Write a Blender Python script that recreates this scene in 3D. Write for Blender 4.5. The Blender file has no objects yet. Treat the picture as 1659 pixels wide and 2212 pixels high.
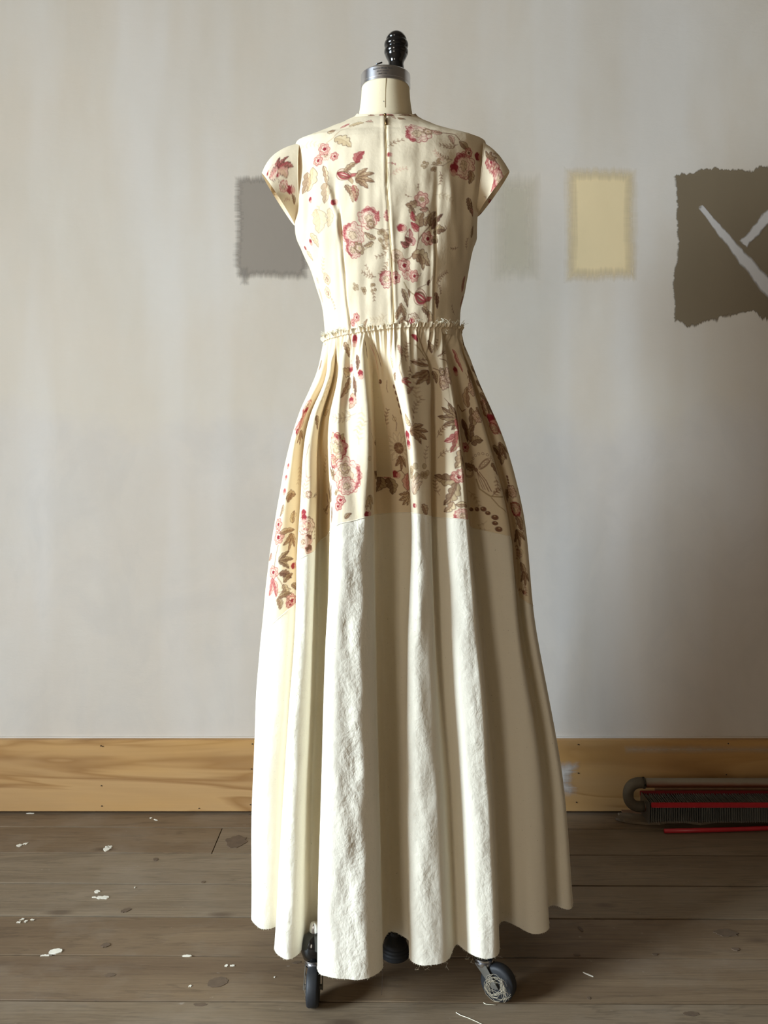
import bpy, bmesh, math, random
import numpy as np
from mathutils import Vector, Matrix
random.seed(7); RNG = np.random.default_rng(11)
SC = bpy.context.scene; COL = SC.collection
# ------------------------------------------------------------------ camera
F = 1789.0; CX = 829.5; HY = 957.0; CH = 0.94          # focal length, optical axis (px of 1659x2212), camera height (m)
cam = bpy.data.cameras.new('camera'); camo = bpy.data.objects.new('camera', cam); COL.objects.link(camo)
camo.location = (0, 0, CH); camo.rotation_euler = (math.pi/2, 0, 0)
cam.sensor_fit = 'HORIZONTAL'; cam.sensor_width = 36; cam.lens = 36*F/1659; cam.shift_y = -(1106-HY)/1659
cam.clip_start = 0.02; SC.camera = camo
def at(x, y, d):                                       # photo pixel + distance -> point in the room
    return ((x-CX)*d/F, d, CH-(y-HY)*d/F)
# ------------------------------------------------------------------ light
SC.view_settings.view_transform = 'Standard'; SC.view_settings.look = 'None'
SC.view_settings.exposure = 0.10; SC.view_settings.gamma = 1.0
world = bpy.data.worlds.new('world'); SC.world = world; world.use_nodes = True
wb = world.node_tree.nodes['Background']; wb.inputs[0].default_value = (0.80, 0.90, 1.0, 1); wb.inputs[1].default_value = 0.12
SC.cycles.max_bounces = 10; SC.cycles.diffuse_bounces = 6
WX = -3.2                                            # left wall with the window
def area(name, loc, rot, sx, sy, power, col):
    l = bpy.data.lights.new(name, 'AREA'); l.shape = 'RECTANGLE'; l.size = sx; l.size_y = sy; l.energy = power; l.color = col
    o = bpy.data.objects.new(name, l); o.location = loc; o.rotation_euler = rot; COL.objects.link(o); return o
area('window_daylight', (WX-1.5, -0.50, 2.2), (0, -math.pi/2, 0), 2.6, 2.4, 1260, (0.74, 0.88, 1.0))
area('rear_window_daylight', (-2.05, -3.14, 1.62), (math.pi/2, 0, 0), 1.0, 1.5, 46, (1.0, 0.90, 0.76))
# ------------------------------------------------------------------ helpers
def lin(c):
    c = np.asarray(c, float)/255.0
    return np.where(c <= 0.04045, c/12.92, ((c+0.055)/1.055)**2.4)
def rgba(c): return tuple(lin(c))+(1.0,)
def tag(o, label=None, cat=None, group=None, kind=None):
    for k, v in (('label', label), ('category', cat), ('group', group), ('kind', kind)):
        if v: o[k] = v
    return o
def empty(name, loc, label=None, cat=None, group=None, kind=None):
    o = bpy.data.objects.new(name, None); o.location = loc; o.empty_display_size = .05; COL.objects.link(o)
    return tag(o, label, cat, group, kind)
ABS = {}
def world_loc(o):
    v = Vector(o.location)
    while o.parent: o = o.parent; v += Vector(o.location)
    return v
def link(name, me, mat, parent=None, smooth=True):
    o = bpy.data.objects.new(name, me); COL.objects.link(o)
    if mat: me.materials.append(mat)
    if smooth: me.polygons.foreach_set('use_smooth', [True]*len(me.polygons))
    if parent:
        o.parent = parent; me.transform(Matrix.Translation(-world_loc(parent)))
    me.update(); return o
class MB:
    def __init__(s): s.v = []; s.f = []
    def add(s, vs, fs):
        n = len(s.v); s.v += [tuple(v) for v in vs]; s.f += [tuple(i+n for i in f) for f in fs]; return s
    def box(s, x0, x1, y0, y1, z0, z1):
        return s.add([(x0,y0,z0),(x1,y0,z0),(x1,y1,z0),(x0,y1,z0),(x0,y0,z1),(x1,y0,z1),(x1,y1,z1),(x0,y1,z1)],
              [(0,3,2,1),(4,5,6,7),(0,1,5,4),(1,2,6,5),(2,3,7,6),(3,0,4,7)])
    def lathe(s, prof, c, axis=(0,0,1), n=32, cap=True):     # prof: (radius, height)
        q = Vector((0,0,1)).rotation_difference(Vector(axis).normalized()); c = Vector(c); vs = []; fs = []
        for r, h in prof:
            for i in range(n):
                a = 2*math.pi*i/n; vs.append(c + q @ Vector((r*math.cos(a), r*math.sin(a), h)))
        m = len(prof)
        for j in range(m-1):
            for i in range(n):
                k = (i+1) % n; fs.append((j*n+i, j*n+k, (j+1)*n+k, (j+1)*n+i))
        if cap: fs += [tuple(range(n))[::-1], tuple((m-1)*n+i for i in range(n))]
        return s.add(vs, fs)
    def tube(s, pts, rad, n=8, cap=True):
        pts = [Vector(p) for p in pts]; m = len(pts)
        rs = rad if isinstance(rad, (list, tuple)) else [rad]*m
        vs = []; fs = []; up = None
        for j, p in enumerate(pts):
            t = (pts[min(j+1, m-1)]-pts[max(j-1, 0)]).normalized()
            if up is None: up = t.orthogonal().normalized()
            up = (up - t*up.dot(t)).normalized(); b = t.cross(up)
            for i in range(n):
                a = 2*math.pi*i/n; vs.append(p + (up*math.cos(a)+b*math.sin(a))*rs[j])
        for j in range(m-1):
            for i in range(n):
                k = (i+1) % n; fs.append((j*n+i, j*n+k, (j+1)*n+k, (j+1)*n+i))
        if cap: fs += [tuple(range(n))[::-1], tuple((m-1)*n+i for i in range(n))]
        return s.add(vs, fs)
    def prism(s, poly, z0, z1):
        n = len(poly)
        return s.add([(x,y,z0) for x,y in poly]+[(x,y,z1) for x,y in poly],
            [tuple(range(n))[::-1], tuple(range(n, 2*n))]+[(i,(i+1)%n,n+(i+1)%n,n+i) for i in range(n)])
    def build(s, name, mat, parent=None, smooth=True, bevel=0, sharp=None):
        me = bpy.data.meshes.new(name); me.from_pydata(s.v, [], s.f)
        bm = bmesh.new(); bm.from_mesh(me); bmesh.ops.recalc_face_normals(bm, faces=bm.faces)
        if bevel: bmesh.ops.bevel(bm, geom=[e for e in bm.edges if e.is_manifold and e.calc_face_angle(0) > .6], offset=bevel, segments=2, affect='EDGES', clamp_overlap=True)
        bm.to_mesh(me); bm.free()
        if sharp and smooth: me.set_sharp_from_angle(angle=math.radians(sharp)) if hasattr(me, 'set_sharp_from_angle') else None
        o = link(name, me, mat, parent, smooth)
        if sharp and smooth and hasattr(o.data, 'set_sharp_from_angle'): o.data.set_sharp_from_angle(angle=math.radians(sharp))
        return o
def grid_mesh(name, P, mat, parent=None, closed=False, color=None, attrs=None):
    nv, nu = P.shape[:2]; me = bpy.data.meshes.new(name)
    me.vertices.add(nv*nu); me.vertices.foreach_set('co', P.reshape(-1).astype(np.float32))
    cu = nu if closed else nu-1
    I, J = np.meshgrid(np.arange(nv-1), np.arange(cu), indexing='ij'); J2 = (J+1) % nu
    q = np.stack([I*nu+J, I*nu+J2, (I+1)*nu+J2, (I+1)*nu+J], -1).reshape(-1, 4)
    me.loops.add(q.size); me.loops.foreach_set('vertex_index', q.reshape(-1).astype(np.int32))
    me.polygons.add(len(q)); me.polygons.foreach_set('loop_start', (np.arange(len(q))*4).astype(np.int32))
    me.update(calc_edges=True); me.validate()
    if color is not None:
        a = me.color_attributes.new('Print', 'FLOAT_COLOR', 'POINT')
        c = np.ones((nv*nu, 4), np.float32); c[:, :3] = color.reshape(-1, 3); a.data.foreach_set('color', c.reshape(-1))
    for k, v in (attrs or {}).items():
        a = me.attributes.new(k, 'FLOAT', 'POINT'); a.data.foreach_set('value', v.reshape(-1).astype(np.float32))
    return link(name, me, mat, parent)
# ------------------------------------------------------------------ materials
class NT:
    def __init__(s, name):
        s.m = bpy.data.materials.new(name); s.m.use_nodes = True; s.t = s.m.node_tree; s.b = s.t.nodes['Principled BSDF']; s.out = s.t.nodes['Material Output']
    def n(s, typ, **kw):
        nd = s.t.nodes.new(typ)
        for k, v in kw.items():
            if k.startswith('_'): setattr(nd, k[1:], v)
            else: s.set(nd.inputs[k.replace('__', ' ')], v)
        return nd
    def set(s, inp, v):
        if isinstance(v, bpy.types.NodeSocket): s.t.links.new(v, inp)
        else: inp.default_value = v
    def co(s, scale=(1,1,1), rot=(0,0,0), loc=(0,0,0), src='Object'):
        tc = s.n('ShaderNodeTexCoord'); mp = s.n('ShaderNodeMapping'); s.t.links.new(tc.outputs[src], mp.inputs['Vector'])
        mp.inputs['Scale'].default_value = scale; mp.inputs['Rotation'].default_value = rot; mp.inputs['Location'].default_value = loc
        return mp.outputs[0]
    def noise(s, vec, scale=5, detail=4, rough=.55, dist=0):
        return s.n('ShaderNodeTexNoise', Vector=vec, Scale=scale, Detail=detail, Roughness=rough, Distortion=dist).outputs[0]
    def ramp(s, fac, stops):
        r = s.n('ShaderNodeValToRGB', Fac=fac).color_ramp; nd = s.t.nodes[-1]
        while len(r.elements) < len(stops): r.elements.new(.5)
        for e, (p, c) in zip(r.elements, stops):
            e.position = p; e.color = c if len(c) == 4 else tuple(c)+(1,)
        return nd.outputs[0]
    def mix(s, fac, a, b, mode='MIX'):
        nd = s.t.nodes.new('ShaderNodeMix'); nd.data_type = 'RGBA'; nd.blend_type = mode
        s.set(nd.inputs[0], fac); s.set(nd.inputs[6], a); s.set(nd.inputs[7], b); return nd.outputs[2]
    def math(s, op, a, b=0, clamp=False):
        nd = s.t.nodes.new('ShaderNodeMath'); nd.operation = op; nd.use_clamp = clamp; s.set(nd.inputs[0], a); s.set(nd.inputs[1], b); return nd.outputs[0]
    def bump(s, h, strength=.3, dist=.002, normal=None):
        nd = s.n('ShaderNodeBump', Height=h, Strength=strength, Distance=dist)
        if normal: s.set(nd.inputs['Normal'], normal)
        s.set(s.b.inputs['Normal'], nd.outputs[0]); return nd.outputs[0]
    def p(s, **kw):
        for k, v in kw.items(): s.set(s.b.inputs[k.replace('__', ' ')], v)
        return s
def gray(a): return (a, a, a, 1)
def simple(name, c, rough=.5, metal=0, bumpy=0, scale=60, var=.12, **kw):
    t = NT(name); nz = t.noise(t.co(), scale, 4)
    c1 = np.clip(np.array(c)*(1-var), 0, 255); c2 = np.clip(np.array(c)*(1+var), 0, 255)
    t.p(Base__Color=t.mix(nz, rgba(c1), rgba(c2)), Roughness=rough, Metallic=metal, **kw)
    if bumpy: t.bump(nz, bumpy, .002)
    return t.m
def cloth(name, color_socket, base=None, tint=None, crinkle=.5, trans=.12):
    t = NT(name)
    if color_socket == 'Print': col = t.n('ShaderNodeAttribute', _attribute_name='Print').outputs[0]
    else:
        col = t.mix(t.noise(t.co((3,3,1)), 3, 3), rgba(base), rgba(tint))
        sp = t.ramp(t.noise(t.co(), 420, 1, .5), [(.74, gray(0)), (.80, gray(1))])
        col = t.mix(t.math('MULTIPLY', sp, .45), col, rgba((120, 96, 70)))
    slub = t.noise(t.co((60, 60, 700)), 1.2, 2); col = t.mix(.10, col, t.mix(slub, gray(.55), gray(1)), 'MULTIPLY')
    t.p(Base__Color=col, Roughness=.92, Specular__IOR__Level=.15)
    a = t.n('ShaderNodeAttribute', _attribute_name='crumple').outputs[2]
    soft = t.noise(t.co((1, 1, .75)), 26, 4, .55, .25)
    fine = t.noise(t.co((1, 1, .8), rot=(0, .5, 0)), 85, 4, .6, .3)
    h = t.math('ADD', t.math('MULTIPLY', soft, .7), t.math('MULTIPLY', fine, .22))
    h = t.math('MULTIPLY', h, t.math('ADD', a, .2))
    nb = t.bump(h, crinkle, .012)
    t.bump(t.noise(t.co(), 900, 2), .10, .0006, nb)
    tr = t.n('ShaderNodeBsdfTranslucent', Color=col); ms = t.n('ShaderNodeMixShader', Fac=trans)
    t.set(ms.inputs[1], t.b.outputs[0]); t.set(ms.inputs[2], tr.outputs[0]); t.set(t.out.inputs[0], ms.outputs[0])
    return t.m
M = {}
M['print'] = cloth('floral_cotton', 'Print', crinkle=.28, trans=.04)
M['canvas'] = cloth('unbleached_canvas', None, (245, 238, 221), (239, 231, 211), crinkle=.6, trans=.04)
M['thread'] = simple('cotton_thread', (232, 222, 198), .9)
M['linen'] = cloth('form_linen', None, (236, 222, 190), (226, 210, 176), crinkle=.15, trans=0)
M['black'] = simple('black_enamel', (12, 12, 13), .16, Coat__Weight=.6, Coat__Roughness=.08)
M['castiron'] = simple('cast_iron', (18, 18, 20), .4, bumpy=.3)
M['rubber'] = simple('black_rubber', (30, 31, 34), .6)
M['chrome'] = simple('chrome', (215, 215, 218), .24, 1, var=.03)
M['dullsteel'] = simple('dusty_steel', (120, 116, 108), .45, .8, bumpy=.3)
M['dust'] = simple('lint', (120, 108, 92), .95)
M['tangle'] = simple('dusty_thread', (168, 156, 134), .95)
M['brass'] = simple('zip_brass', (120, 95, 60), .35, 1)
M['print_ink'] = simple('stamped_ink', (40, 38, 38), .6)
def plaster():
    t = NT('painted_plaster')
    n1 = t.noise(t.co((.9, 1, .35)), 2.2, 5, .6, .4); n2 = t.noise(t.co((1.2, 1, 1.1), loc=(3, 0, 1)), 3.1, 6, .62)
    n3 = t.noise(t.co((1, 1, .12), loc=(1.7, 0, 0)), 4.0, 3, .5)
    c = t.mix(t.ramp(n1, [(.36, gray(0)), (.66, gray(1))]), rgba((197, 185, 168)), rgba((208, 199, 186)))
    c = t.mix(t.math('MULTIPLY', t.ramp(n2, [(.42, gray(0)), (.62, gray(1))]), .45), c, rgba((204, 190, 172)))
    c = t.mix(t.math('MULTIPLY', t.ramp(n3, [(.45, gray(0)), (.6, gray(1))]), .35), c, rgba((216, 212, 208)))
    # patchier undercoat low down; warm-top, cool-bottom light is put into the colour
    sx = t.n('ShaderNodeSeparateXYZ', Vector=t.co()); zz = t.math('ADD', sx.outputs[2], t.math('MULTIPLY', t.noise(t.co((2, 1, 2)), 3, 4), .25))
    low = t.ramp(zz, [(.0, gray(1)), (1, gray(1))]); low = t.n('ShaderNodeMapRange', Value=zz, From__Min=1.16, From__Max=1.08).outputs[0]
    c = t.mix(t.math('MULTIPLY', low, .16), c, rgba((190, 185, 190)))
    st = t.noise(t.co((2.2, 1, 1.6)), 3, 6, .65, .6)
    c = t.mix(t.math('MULTIPLY', t.ramp(st, [(.46, gray(0)), (.60, gray(1))]), t.math('MULTIPLY', low, .09)), c, rgba((150, 150, 152)))
    t.p(Base__Color=c, Roughness=.62, Specular__IOR__Level=.35)
    t.bump(t.math('ADD', t.noise(t.co((1, 1, 2.5)), 9, 6, .6), t.math('MULTIPLY', t.noise(t.co(), 130, 3), .08)), .22, .006)
    return t.m
M['plaster'] = plaster()
def pine():
    t = NT('bare_pine'); v = t.co((.55, 3, 4.2))
    w = t.n('ShaderNodeTexNoise', Vector=v, Scale=1.5, Detail=3, Roughness=.5, Distortion=1.6).outputs[0]
    rings = t.math('FRACT', t.math('MULTIPLY', w, 4.0))
    c = t.mix(t.ramp(rings, [(0, gray(0)), (.55, gray(.25)), (.82, gray(1)), (1, gray(0))]), rgba((186, 148, 100)), rgba((152, 112, 68)))
    c = t.mix(t.math('MULTIPLY', t.ramp(t.noise(t.co((.8, 1, 4), loc=(4, 0, 2)), 2, 4), [(.4, gray(0)), (.65, gray(1))]), .6), c, rgba((196, 150, 88)))
    g = t.noise(t.co((6, 20, 260)), 1.0, 3); c = t.mix(.18, c, t.mix(g, gray(.5), gray(1)), 'MULTIPLY')
    t.p(Base__Color=c, Roughness=.55, Specular__IOR__Level=.3); t.bump(g, .12, .001); return t.m
M['pine'] = pine()
def plank_mat(name, a, b, off):
    t = NT(name); a, b = np.array(a)*.88, np.array(b)*.88
    w = t.n('ShaderNodeTexNoise', Vector=t.co((.45, 5.5, 1), loc=(off, off*2, 0)), Scale=2.0, Detail=6, Roughness=.62, Distortion=.5).outputs[0]
    rings = t.math('FRACT', t.math('MULTIPLY', w, 9.0))
    c = t.mix(t.ramp(w, [(.3, gray(0)), (.7, gray(1))]), rgba(a), rgba(b))
    c = t.mix(t.math('MULTIPLY', t.ramp(rings, [(0, gray(0)), (.72, gray(0)), (.9, gray(1)), (1, gray(0))]), .30), c, rgba(np.array(a)*.62))
    g = t.noise(t.co((5, 120, 5), loc=(off, 0, 0)), 2.0, 4, .7)
    c = t.mix(.42, c, t.mix(t.ramp(g, [(.3, gray(0)), (.7, gray(1))]), gray(.45), gray(1.05)), 'MULTIPLY')
    blot = t.ramp(t.noise(t.co((1, 1.4, 1), loc=(off*3, 1, 0)), 5, 5, .6), [(.5, gray(0)), (.72, gray(1))])
    c = t.mix(t.math('MULTIPLY', blot, .3), c, rgba((150, 138, 122)))
    kn = t.n('ShaderNodeTexVoronoi', Vector=t.co((1.6, 4.5, 1), loc=(off*1.3, off, 0)), Scale=2.3, Randomness=1.0).outputs[0]
    c = t.mix(t.math('MULTIPLY', t.ramp(kn, [(.05, gray(1)), (.13, gray(0))]), .6), c, rgba((66, 50, 38)))
    dust = t.ramp(t.noise(t.co(loc=(off, 5, 0)), 60, 3), [(.70, gray(0)), (.78, gray(1))])
    c = t.mix(t.math('MULTIPLY', dust, .25), c, rgba((190, 184, 172)))
    t.p(Base__Color=c, Roughness=.58, Specular__IOR__Level=.35)
    t.bump(t.math('ADD', g, t.math('MULTIPLY', w, .8)), .35, .0015); return t.m
PM = [plank_mat('old_floorboard_%s' % n, a, b, o) for n, a, b, o in (('brown', (122, 98, 72), (148, 124, 96), 0.0), ('grey', (130, 110, 86), (154, 133, 107), 3.7), ('worn', (118, 94, 70), (150, 126, 97), 8.1), ('pale', (132, 112, 88), (156, 136, 110), 12.3))]
def swatch_mat(name, c, W, H, ragx, ragy, soft, fx=45, fy=45, opa=1.0, rough=.7, nci=.6):
    t = NT(name); uv = t.n('ShaderNodeSeparateXYZ', Vector=t.co(src='UV'))
    u, v = uv.outputs[0], uv.outputs[1]
    nv = t.noise(t.co((fx, fx, 1.2)), 1, 4, .7)      # vertical bristle streaks (ends of strokes)
    nh = t.noise(t.co((1.2, 1.2, fy)), 1, 4, .7)
    nc = t.math('MULTIPLY', t.math('SUBTRACT', t.noise(t.co((7, 1, 7)), 1, 3), .5), nci)
    def edge(e, size, nz, rag):
        d = t.math('MULTIPLY', t.math('MINIMUM', e, t.math('SUBTRACT', 1, e)), size)
        return t.math('SUBTRACT', d, t.math('MULTIPLY', t.math('ADD', nz, nc), rag))
    e = t.math('MINIMUM', edge(u, W, nh, ragx), edge(v, H, nv, ragy))
    al = t.n('ShaderNodeMapRange', Value=e, From__Min=0.0, From__Max=soft); al.interpolation_type = 'SMOOTHSTEP'
    fine = t.noise(t.co((160, 160, 7)), 1, 3)
    a = t.math('SUBTRACT', t.math('MULTIPLY', al.outputs[0], 1.35), t.math('MULTIPLY', fine, .35)); a = t.math('MULTIPLY', t.math('MULTIPLY', a, 1.15, True), opa, True)
    col = t.mix(t.noise(t.co((3, 3, 1.5)), 2.5, 4), rgba(np.array(c)*.95), rgba(np.array(c)*1.05))
    t.p(Base__Color=col, Roughness=rough, Alpha=a); t.bump(fine, .1, .001); return t.m
# ------------------------------------------------------------------ room shell
YB = 2.118; XL = WX; XR = 3.6; YF = -2.9; ZC = 2.95
def shell(name, b, mat, kind='structure'):
    m = MB(); m.box(*b); o = m.build(name, mat, None, False); o['kind'] = kind; return o
wall = shell('wall_back', (XL, XR, YB, YB+.12, -.02, ZC), M['plaster'])
m = MB(); wy0, wy1, wz0, wz1 = -1.0, .4, .62, 2.5
m.box(XL-.3, XL, YF, wy0, -.02, ZC); m.box(XL-.3, XL, wy1, YB+.12, -.02, ZC); m.box(XL-.3, XL, wy0, wy1, -.02, wz0); m.box(XL-.3, XL, wy0, wy1, wz1, ZC)
o = m.build('wall_left', M['plaster'], None, False); o['kind'] = 'structure'
M['oldwall'] = simple('bare_brown_wall', (122, 100, 76), .8, bumpy=.2, scale=8)
shell('wall_right', (XR, XR+.12, YF, YB+.12, -.02, ZC), M['oldwall'])
m = MB(); m.box(XL-.3, -2.55, YF-.12, YF, -.02, ZC); m.box(-1.55, XR+.12, YF-.12, YF, -.02, ZC); m.box(-2.55, -1.55, YF-.12, YF, -.02, .8); m.box(-2.55, -1.55, YF-.12, YF, 2.4, ZC)
o = m.build('wall_front', M['oldwall'], None, False); o['kind'] = 'structure'
shell('ceiling', (XL-.3, XR+.12, YF-.12, YB+.12, ZC, ZC+.08), simple('bare_ceiling', (120, 106, 88), .9))
M['sash'] = simple('painted_sash', (225, 220, 208), .5)
for nm, xs in (('window_1', None),):
    m = MB(); x0, x1 = XL-.20, XL-.15
    m.box(x0, x1, wy0, wy1, wz0, wz0+.07); m.box(x0, x1, wy0, wy1, wz1-.06, wz1); m.box(x0, x1, wy0, wy0+.06, wz0+.07, wz1-.06); m.box(x0, x1, wy1-.06, wy1, wz0+.07, wz1-.06)
    m.box(x0, x1, wy0+.06, wy1-.06, 1.52, 1.57)
    o = m.build(nm, M['sash'], None, False); o['kind'] = 'structure'
m = MB(); m.box(-2.55, -1.55, YF-.08, YF-.04, 1.58, 1.62); m.box(-2.55, -2.51, YF-.08, YF-.04, .8, 1.58); m.box(-1.59, -1.55, YF-.08, YF-.04, .8, 1.58)
o = m.build('window_2', M['sash'], None, False); o['kind'] = 'structure'
# ---- floor : planks run parallel to the back wall
fl = empty('floor', (0, 0, 0), kind='structure')
M['gap'] = simple('dark_joint', (30, 24, 19), .9)
m = MB(); m.box(XL, XR, YF, YB, -.04, -.014); m.build('subfloor', M['gap'], fl, False)
seams = [2.1175, 2.0225, 1.895, 1.764, 1.642, 1.516, 1.392]
while seams[-1] > YF+.13: seams.append(seams[-1]-.125)
seams.append(YF+.002)
SL = math.tan(math.radians(-.45))
ends = {0: [(1.9, 0)], 1: [(-.395, .02)], 3: [(1.32, 0)], 4: [(-1.6, 0), (1.9, 0)], 5: [(-1.35, 0)], 6: [(-2.0, 0), (1.2, 0)]}
for i in range(len(seams)-1):
    y1, y0 = seams[i], seams[i+1]
    cuts = ends.get(i, [(random.uniform(-2.2, 2.2), 0)])
    xs = [(XL, 0)]+cuts+[(XR, 0)]
    for j in range(len(xs)-1):
        xa, xb = xs[j][0]+.0012, xs[j+1][0]-.0012
        g = random.uniform(.0014, .0026); dz = random.uniform(-.0012, 0); nseg = 26
        vs = []; ph = random.uniform(0, 9)
        for k in range(nseg+1):
            x = xa+(xb-xa)*k/nseg
            s0 = 0 if i == 0 else SL*x*min(1, i); s1 = SL*x
            if i+1 >= len(seams)-1: s1 = 0
            wob = .0009*math.sin(x*9+ph)
            ya = y0+s1+g+wob; yb = y1+s0-g+.0007*math.sin(x*7+ph*2)
            e = .0005
            vs += [(x, ya, -.014), (x, ya, dz-e), (x, ya+e, dz), (x, yb-e, dz), (x, yb, dz-e), (x, yb, -.014)]
        fs = [(0,1,2,3,4,5), tuple(nseg*6+q for q in (5,4,3,2,1,0))]
        for k in range(nseg):
            for q in range(5): fs.append((k*6+q, (k+1)*6+q, (k+1)*6+q+1, k*6+q+1))
        MB().add(vs, fs).build('floor_plank', PM[(i*2+j*3+(i//3)) % 4], fl, False)
M['spatter'] = simple('dried_paint', (222, 216, 200), .5, bumpy=.2)
M['stain'] = simple('dark_knot', (92, 75, 58), .7, var=.2)
def floor_pt(x, y, z=0.0): d = F*(CH-z)/(y-HY); return at(x, y, d)
def blob(name, x, y, wpx, hpx, mat, rag=.25, rot=0, seed=0, n=22, th=.0008):
    r = random.Random(seed); c = floor_pt(x, y); sx = wpx/2*c[1]/F; sy = hpx/2/((y-HY)**2)*F*CH
    poly = []
    for k in range(n):
        a = 2*math.pi*k/n; q = 1+r.uniform(-rag, rag)
        px, py = sx*q*math.cos(a), sy*q*math.sin(a)
        poly.append((c[0]+px*math.cos(rot)-py*math.sin(rot), c[1]+px*math.sin(rot)+py*math.cos(rot)))
    return MB().prism(poly, -.001, th).build(name, mat, fl, False)
for k, a in enumerate([(42,1826,10,5,.4,.3),(54,1823,12,3,.4,.6),(231,1834,15,8,.25,.3),(236,1829,14,4,.3,0),(210,1926,14,5,.25,0),(221,1939,26,6,.3,0),(205,1938,10,2,.5,0),(120,2055,29,11,.1,.15),(98,2064,20,3,.4,.1),(404,2065,20,4,.15,0),
        (48,1986,8,3,.5,.5),(56,1990,6,3,.5,0),(70,1987,8,3,.5,0),(40,1992,8,2,.5,0),(326,1767,5,2,.3,0),(336,1771,9,1.5,.4,-.5),(489,2086,7,5,.3,0),(502,2086,9,3,.4,0),(411,2130,6,4,.4,0),(291,1917,3,2,.3,0),(593,2111,3,2,.3,0),(65,1757,16,1.5,.4,0),(1270,2105,3,14,.3,.9)]):
    blob('paint_spot', a[0], a[1], a[2], a[3], M['spatter'], a[4], a[5], k)
for k, a in enumerate([(228,2041,18,9,.3,.2),(272,1966,22,7,.35,.6),(470,2122,44,22,.2,.35),(238,2106,22,8,.4,0),(439,1905,8,4,.3,0),(433,2170,30,7,.4,0),(1568,2015,46,16,.35,-.1),(1254,2006,7,11,.3,.3),(1589,2050,16,7,.35,-.2),(1493,2190,34,10,.3,0),(1272,2156,8,6,.3,0),(1415,2061,12,4,.4,0),(510,1818,44,26,.35,.1),(1246,2062,14,4,.4,0),(1112,2109,4,4,.3,0),(336,1856,10,6,.4,.6),(548,1760,22,4,.4,0),(640,2079,20,5,.4,.2)]):
    blob('stain_mark', a[0], a[1], a[2], a[3], M['stain'], a[4]*.45, a[5], k+50, th=.0003).data.materials[0]
# ---- baseboard
bb = empty('baseboard_back', (0, YB, 0), kind='structure')
jx = .10
for xa, xb in ((XL, jx-.0006), (jx+.0006, XR)):
    m = MB(); m.box(xa, xb, YB-.019, YB, .006, .186); m.build('pine_board', M['pine'], bb, False, bevel=.0015)
m = MB(); m.box(XL, XR, YB-.004, YB, .1865, .1905); m.build('caulk_bead', M['plaster'], bb, False)
M['nail'] = simple('nail_hole', (52, 38, 26), .8)
for x, y in ((218,1611),(222,1612),(219,1697),(220,1741),(545,1607),(543,1661),(541,1738),(430,1746),(1249,1608),(1249,1670),(1245,1733),(1573,1606),(1569,1673)):
    p = at(x, y, YB-.0195); m = MB(); m.lathe([(.0016, 0), (.0016, .0008)], (p[0], YB-.0198, p[2]), (0, -1, 0), 8); m.build('nail_hole', M['nail'], bb, False)
def patch(name, x0, x1, y0, y1, mat, yoff, parent, label=None, tilt=0):
    d = YB-yoff; a = at(x0, y1, d); b = at(x1, y0, d); me = bpy.data.meshes.new(name)
    me.from_pydata([(a[0], d, a[2]), (b[0], d, a[2]), (b[0], d, b[2]), (a[0], d, b[2]-tilt)], [], [(0, 1, 2, 3)])
    uv = me.uv_layers.new(name='UVMap'); uv.data.foreach_set('uv', [0,0,1,0,1,1,0,1])
    o = link(name, me, mat, parent, False)
    if label: o['label'] = label
    return o
def sw(name, x0, x1, y0, y1, c, rx, ry, soft, label, off=.0008, tilt=0, **kw):
    d = YB; W = (x1-x0)*d/F; H = (y1-y0)*d/F
    return patch(name, x0, x1, y0, y1, swatch_mat(name+'_'+str(x0), c, W, H, rx, ry, soft, **kw), off, wall, label, tilt)
sw('paint_swatch', 482, 690, 350, 630, (144, 133, 120), .034, .042, .05, 'grey taupe test patch of paint')
sw('brush_stroke', 506, 550, 560, 634, (154, 145, 134), .014, .03, .03, None, off=.0014, opa=.55)
sw('paint_swatch', 1035, 1195, 345, 640, (208, 198, 174), .012, .028, .10, 'faint beige test patch of paint', opa=.5)
sw('paint_swatch', 1198, 1398, 335, 635, (224, 202, 158), .010, .024, .08, 'pale yellow test patch of paint')
sw('paint_swatch', 1448, 1760, 318, 712, (118, 103, 80), .022, .050, .014, 'olive brown test patch of paint', tilt=.05, fx=48, fy=40, nci=2.2)
M['crossmark'] = swatch_mat('cross_paint', (196, 190, 184), .3, .045, .02, .012, .012, 20, 160)
def stroke(x0, y0, x1, y1, w0, w1, off):
    d = YB-off; n = 14; vs = []; fs = []; L = math.hypot(x1-x0, y1-y0); nx, ny = -(y1-y0)/L, (x1-x0)/L; uvs = []
    for k in range(n+1):
        t = k/n; w = (w0+(w1-w0)*min(1, t*1.6))/2*(1+.1*math.sin(k*2.1)); x = x0+(x1-x0)*t; y = y0+(y1-y0)*t+4*math.sin(t*2)
        vs += [at(x-nx*w, y-ny*w, d), at(x+nx*w, y+ny*w, d)]; 
    for k in range(n): fs.append((2*k, 2*k+1, 2*k+3, 2*k+2)); uvs += [k/n, 0, k/n, 1, (k+1)/n, 1, (k+1)/n, 0]
    me = bpy.data.meshes.new('cross_stroke'); me.from_pydata(vs, [], fs); me.uv_layers.new(name='UVMap').data.foreach_set('uv', uvs)
    o = link('cross_stroke', me, M['crossmark'], wall, False); o['label'] = 'pale stroke of the cross painted over the olive patch'
stroke(1503, 433, 1720, 690, 14, 52, .0016); stroke(1600, 534, 1712, 400, 34, 40, .0022)
patch('paint_smear', 1130, 1284, 1622, 1744, swatch_mat('smear_paint', (206, 200, 194), .14, .13, .035, .02, .05, 60, 110, opa=.85, nci=1.5), .0205, bb, 'white paint smear brushed on the pine')
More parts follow.
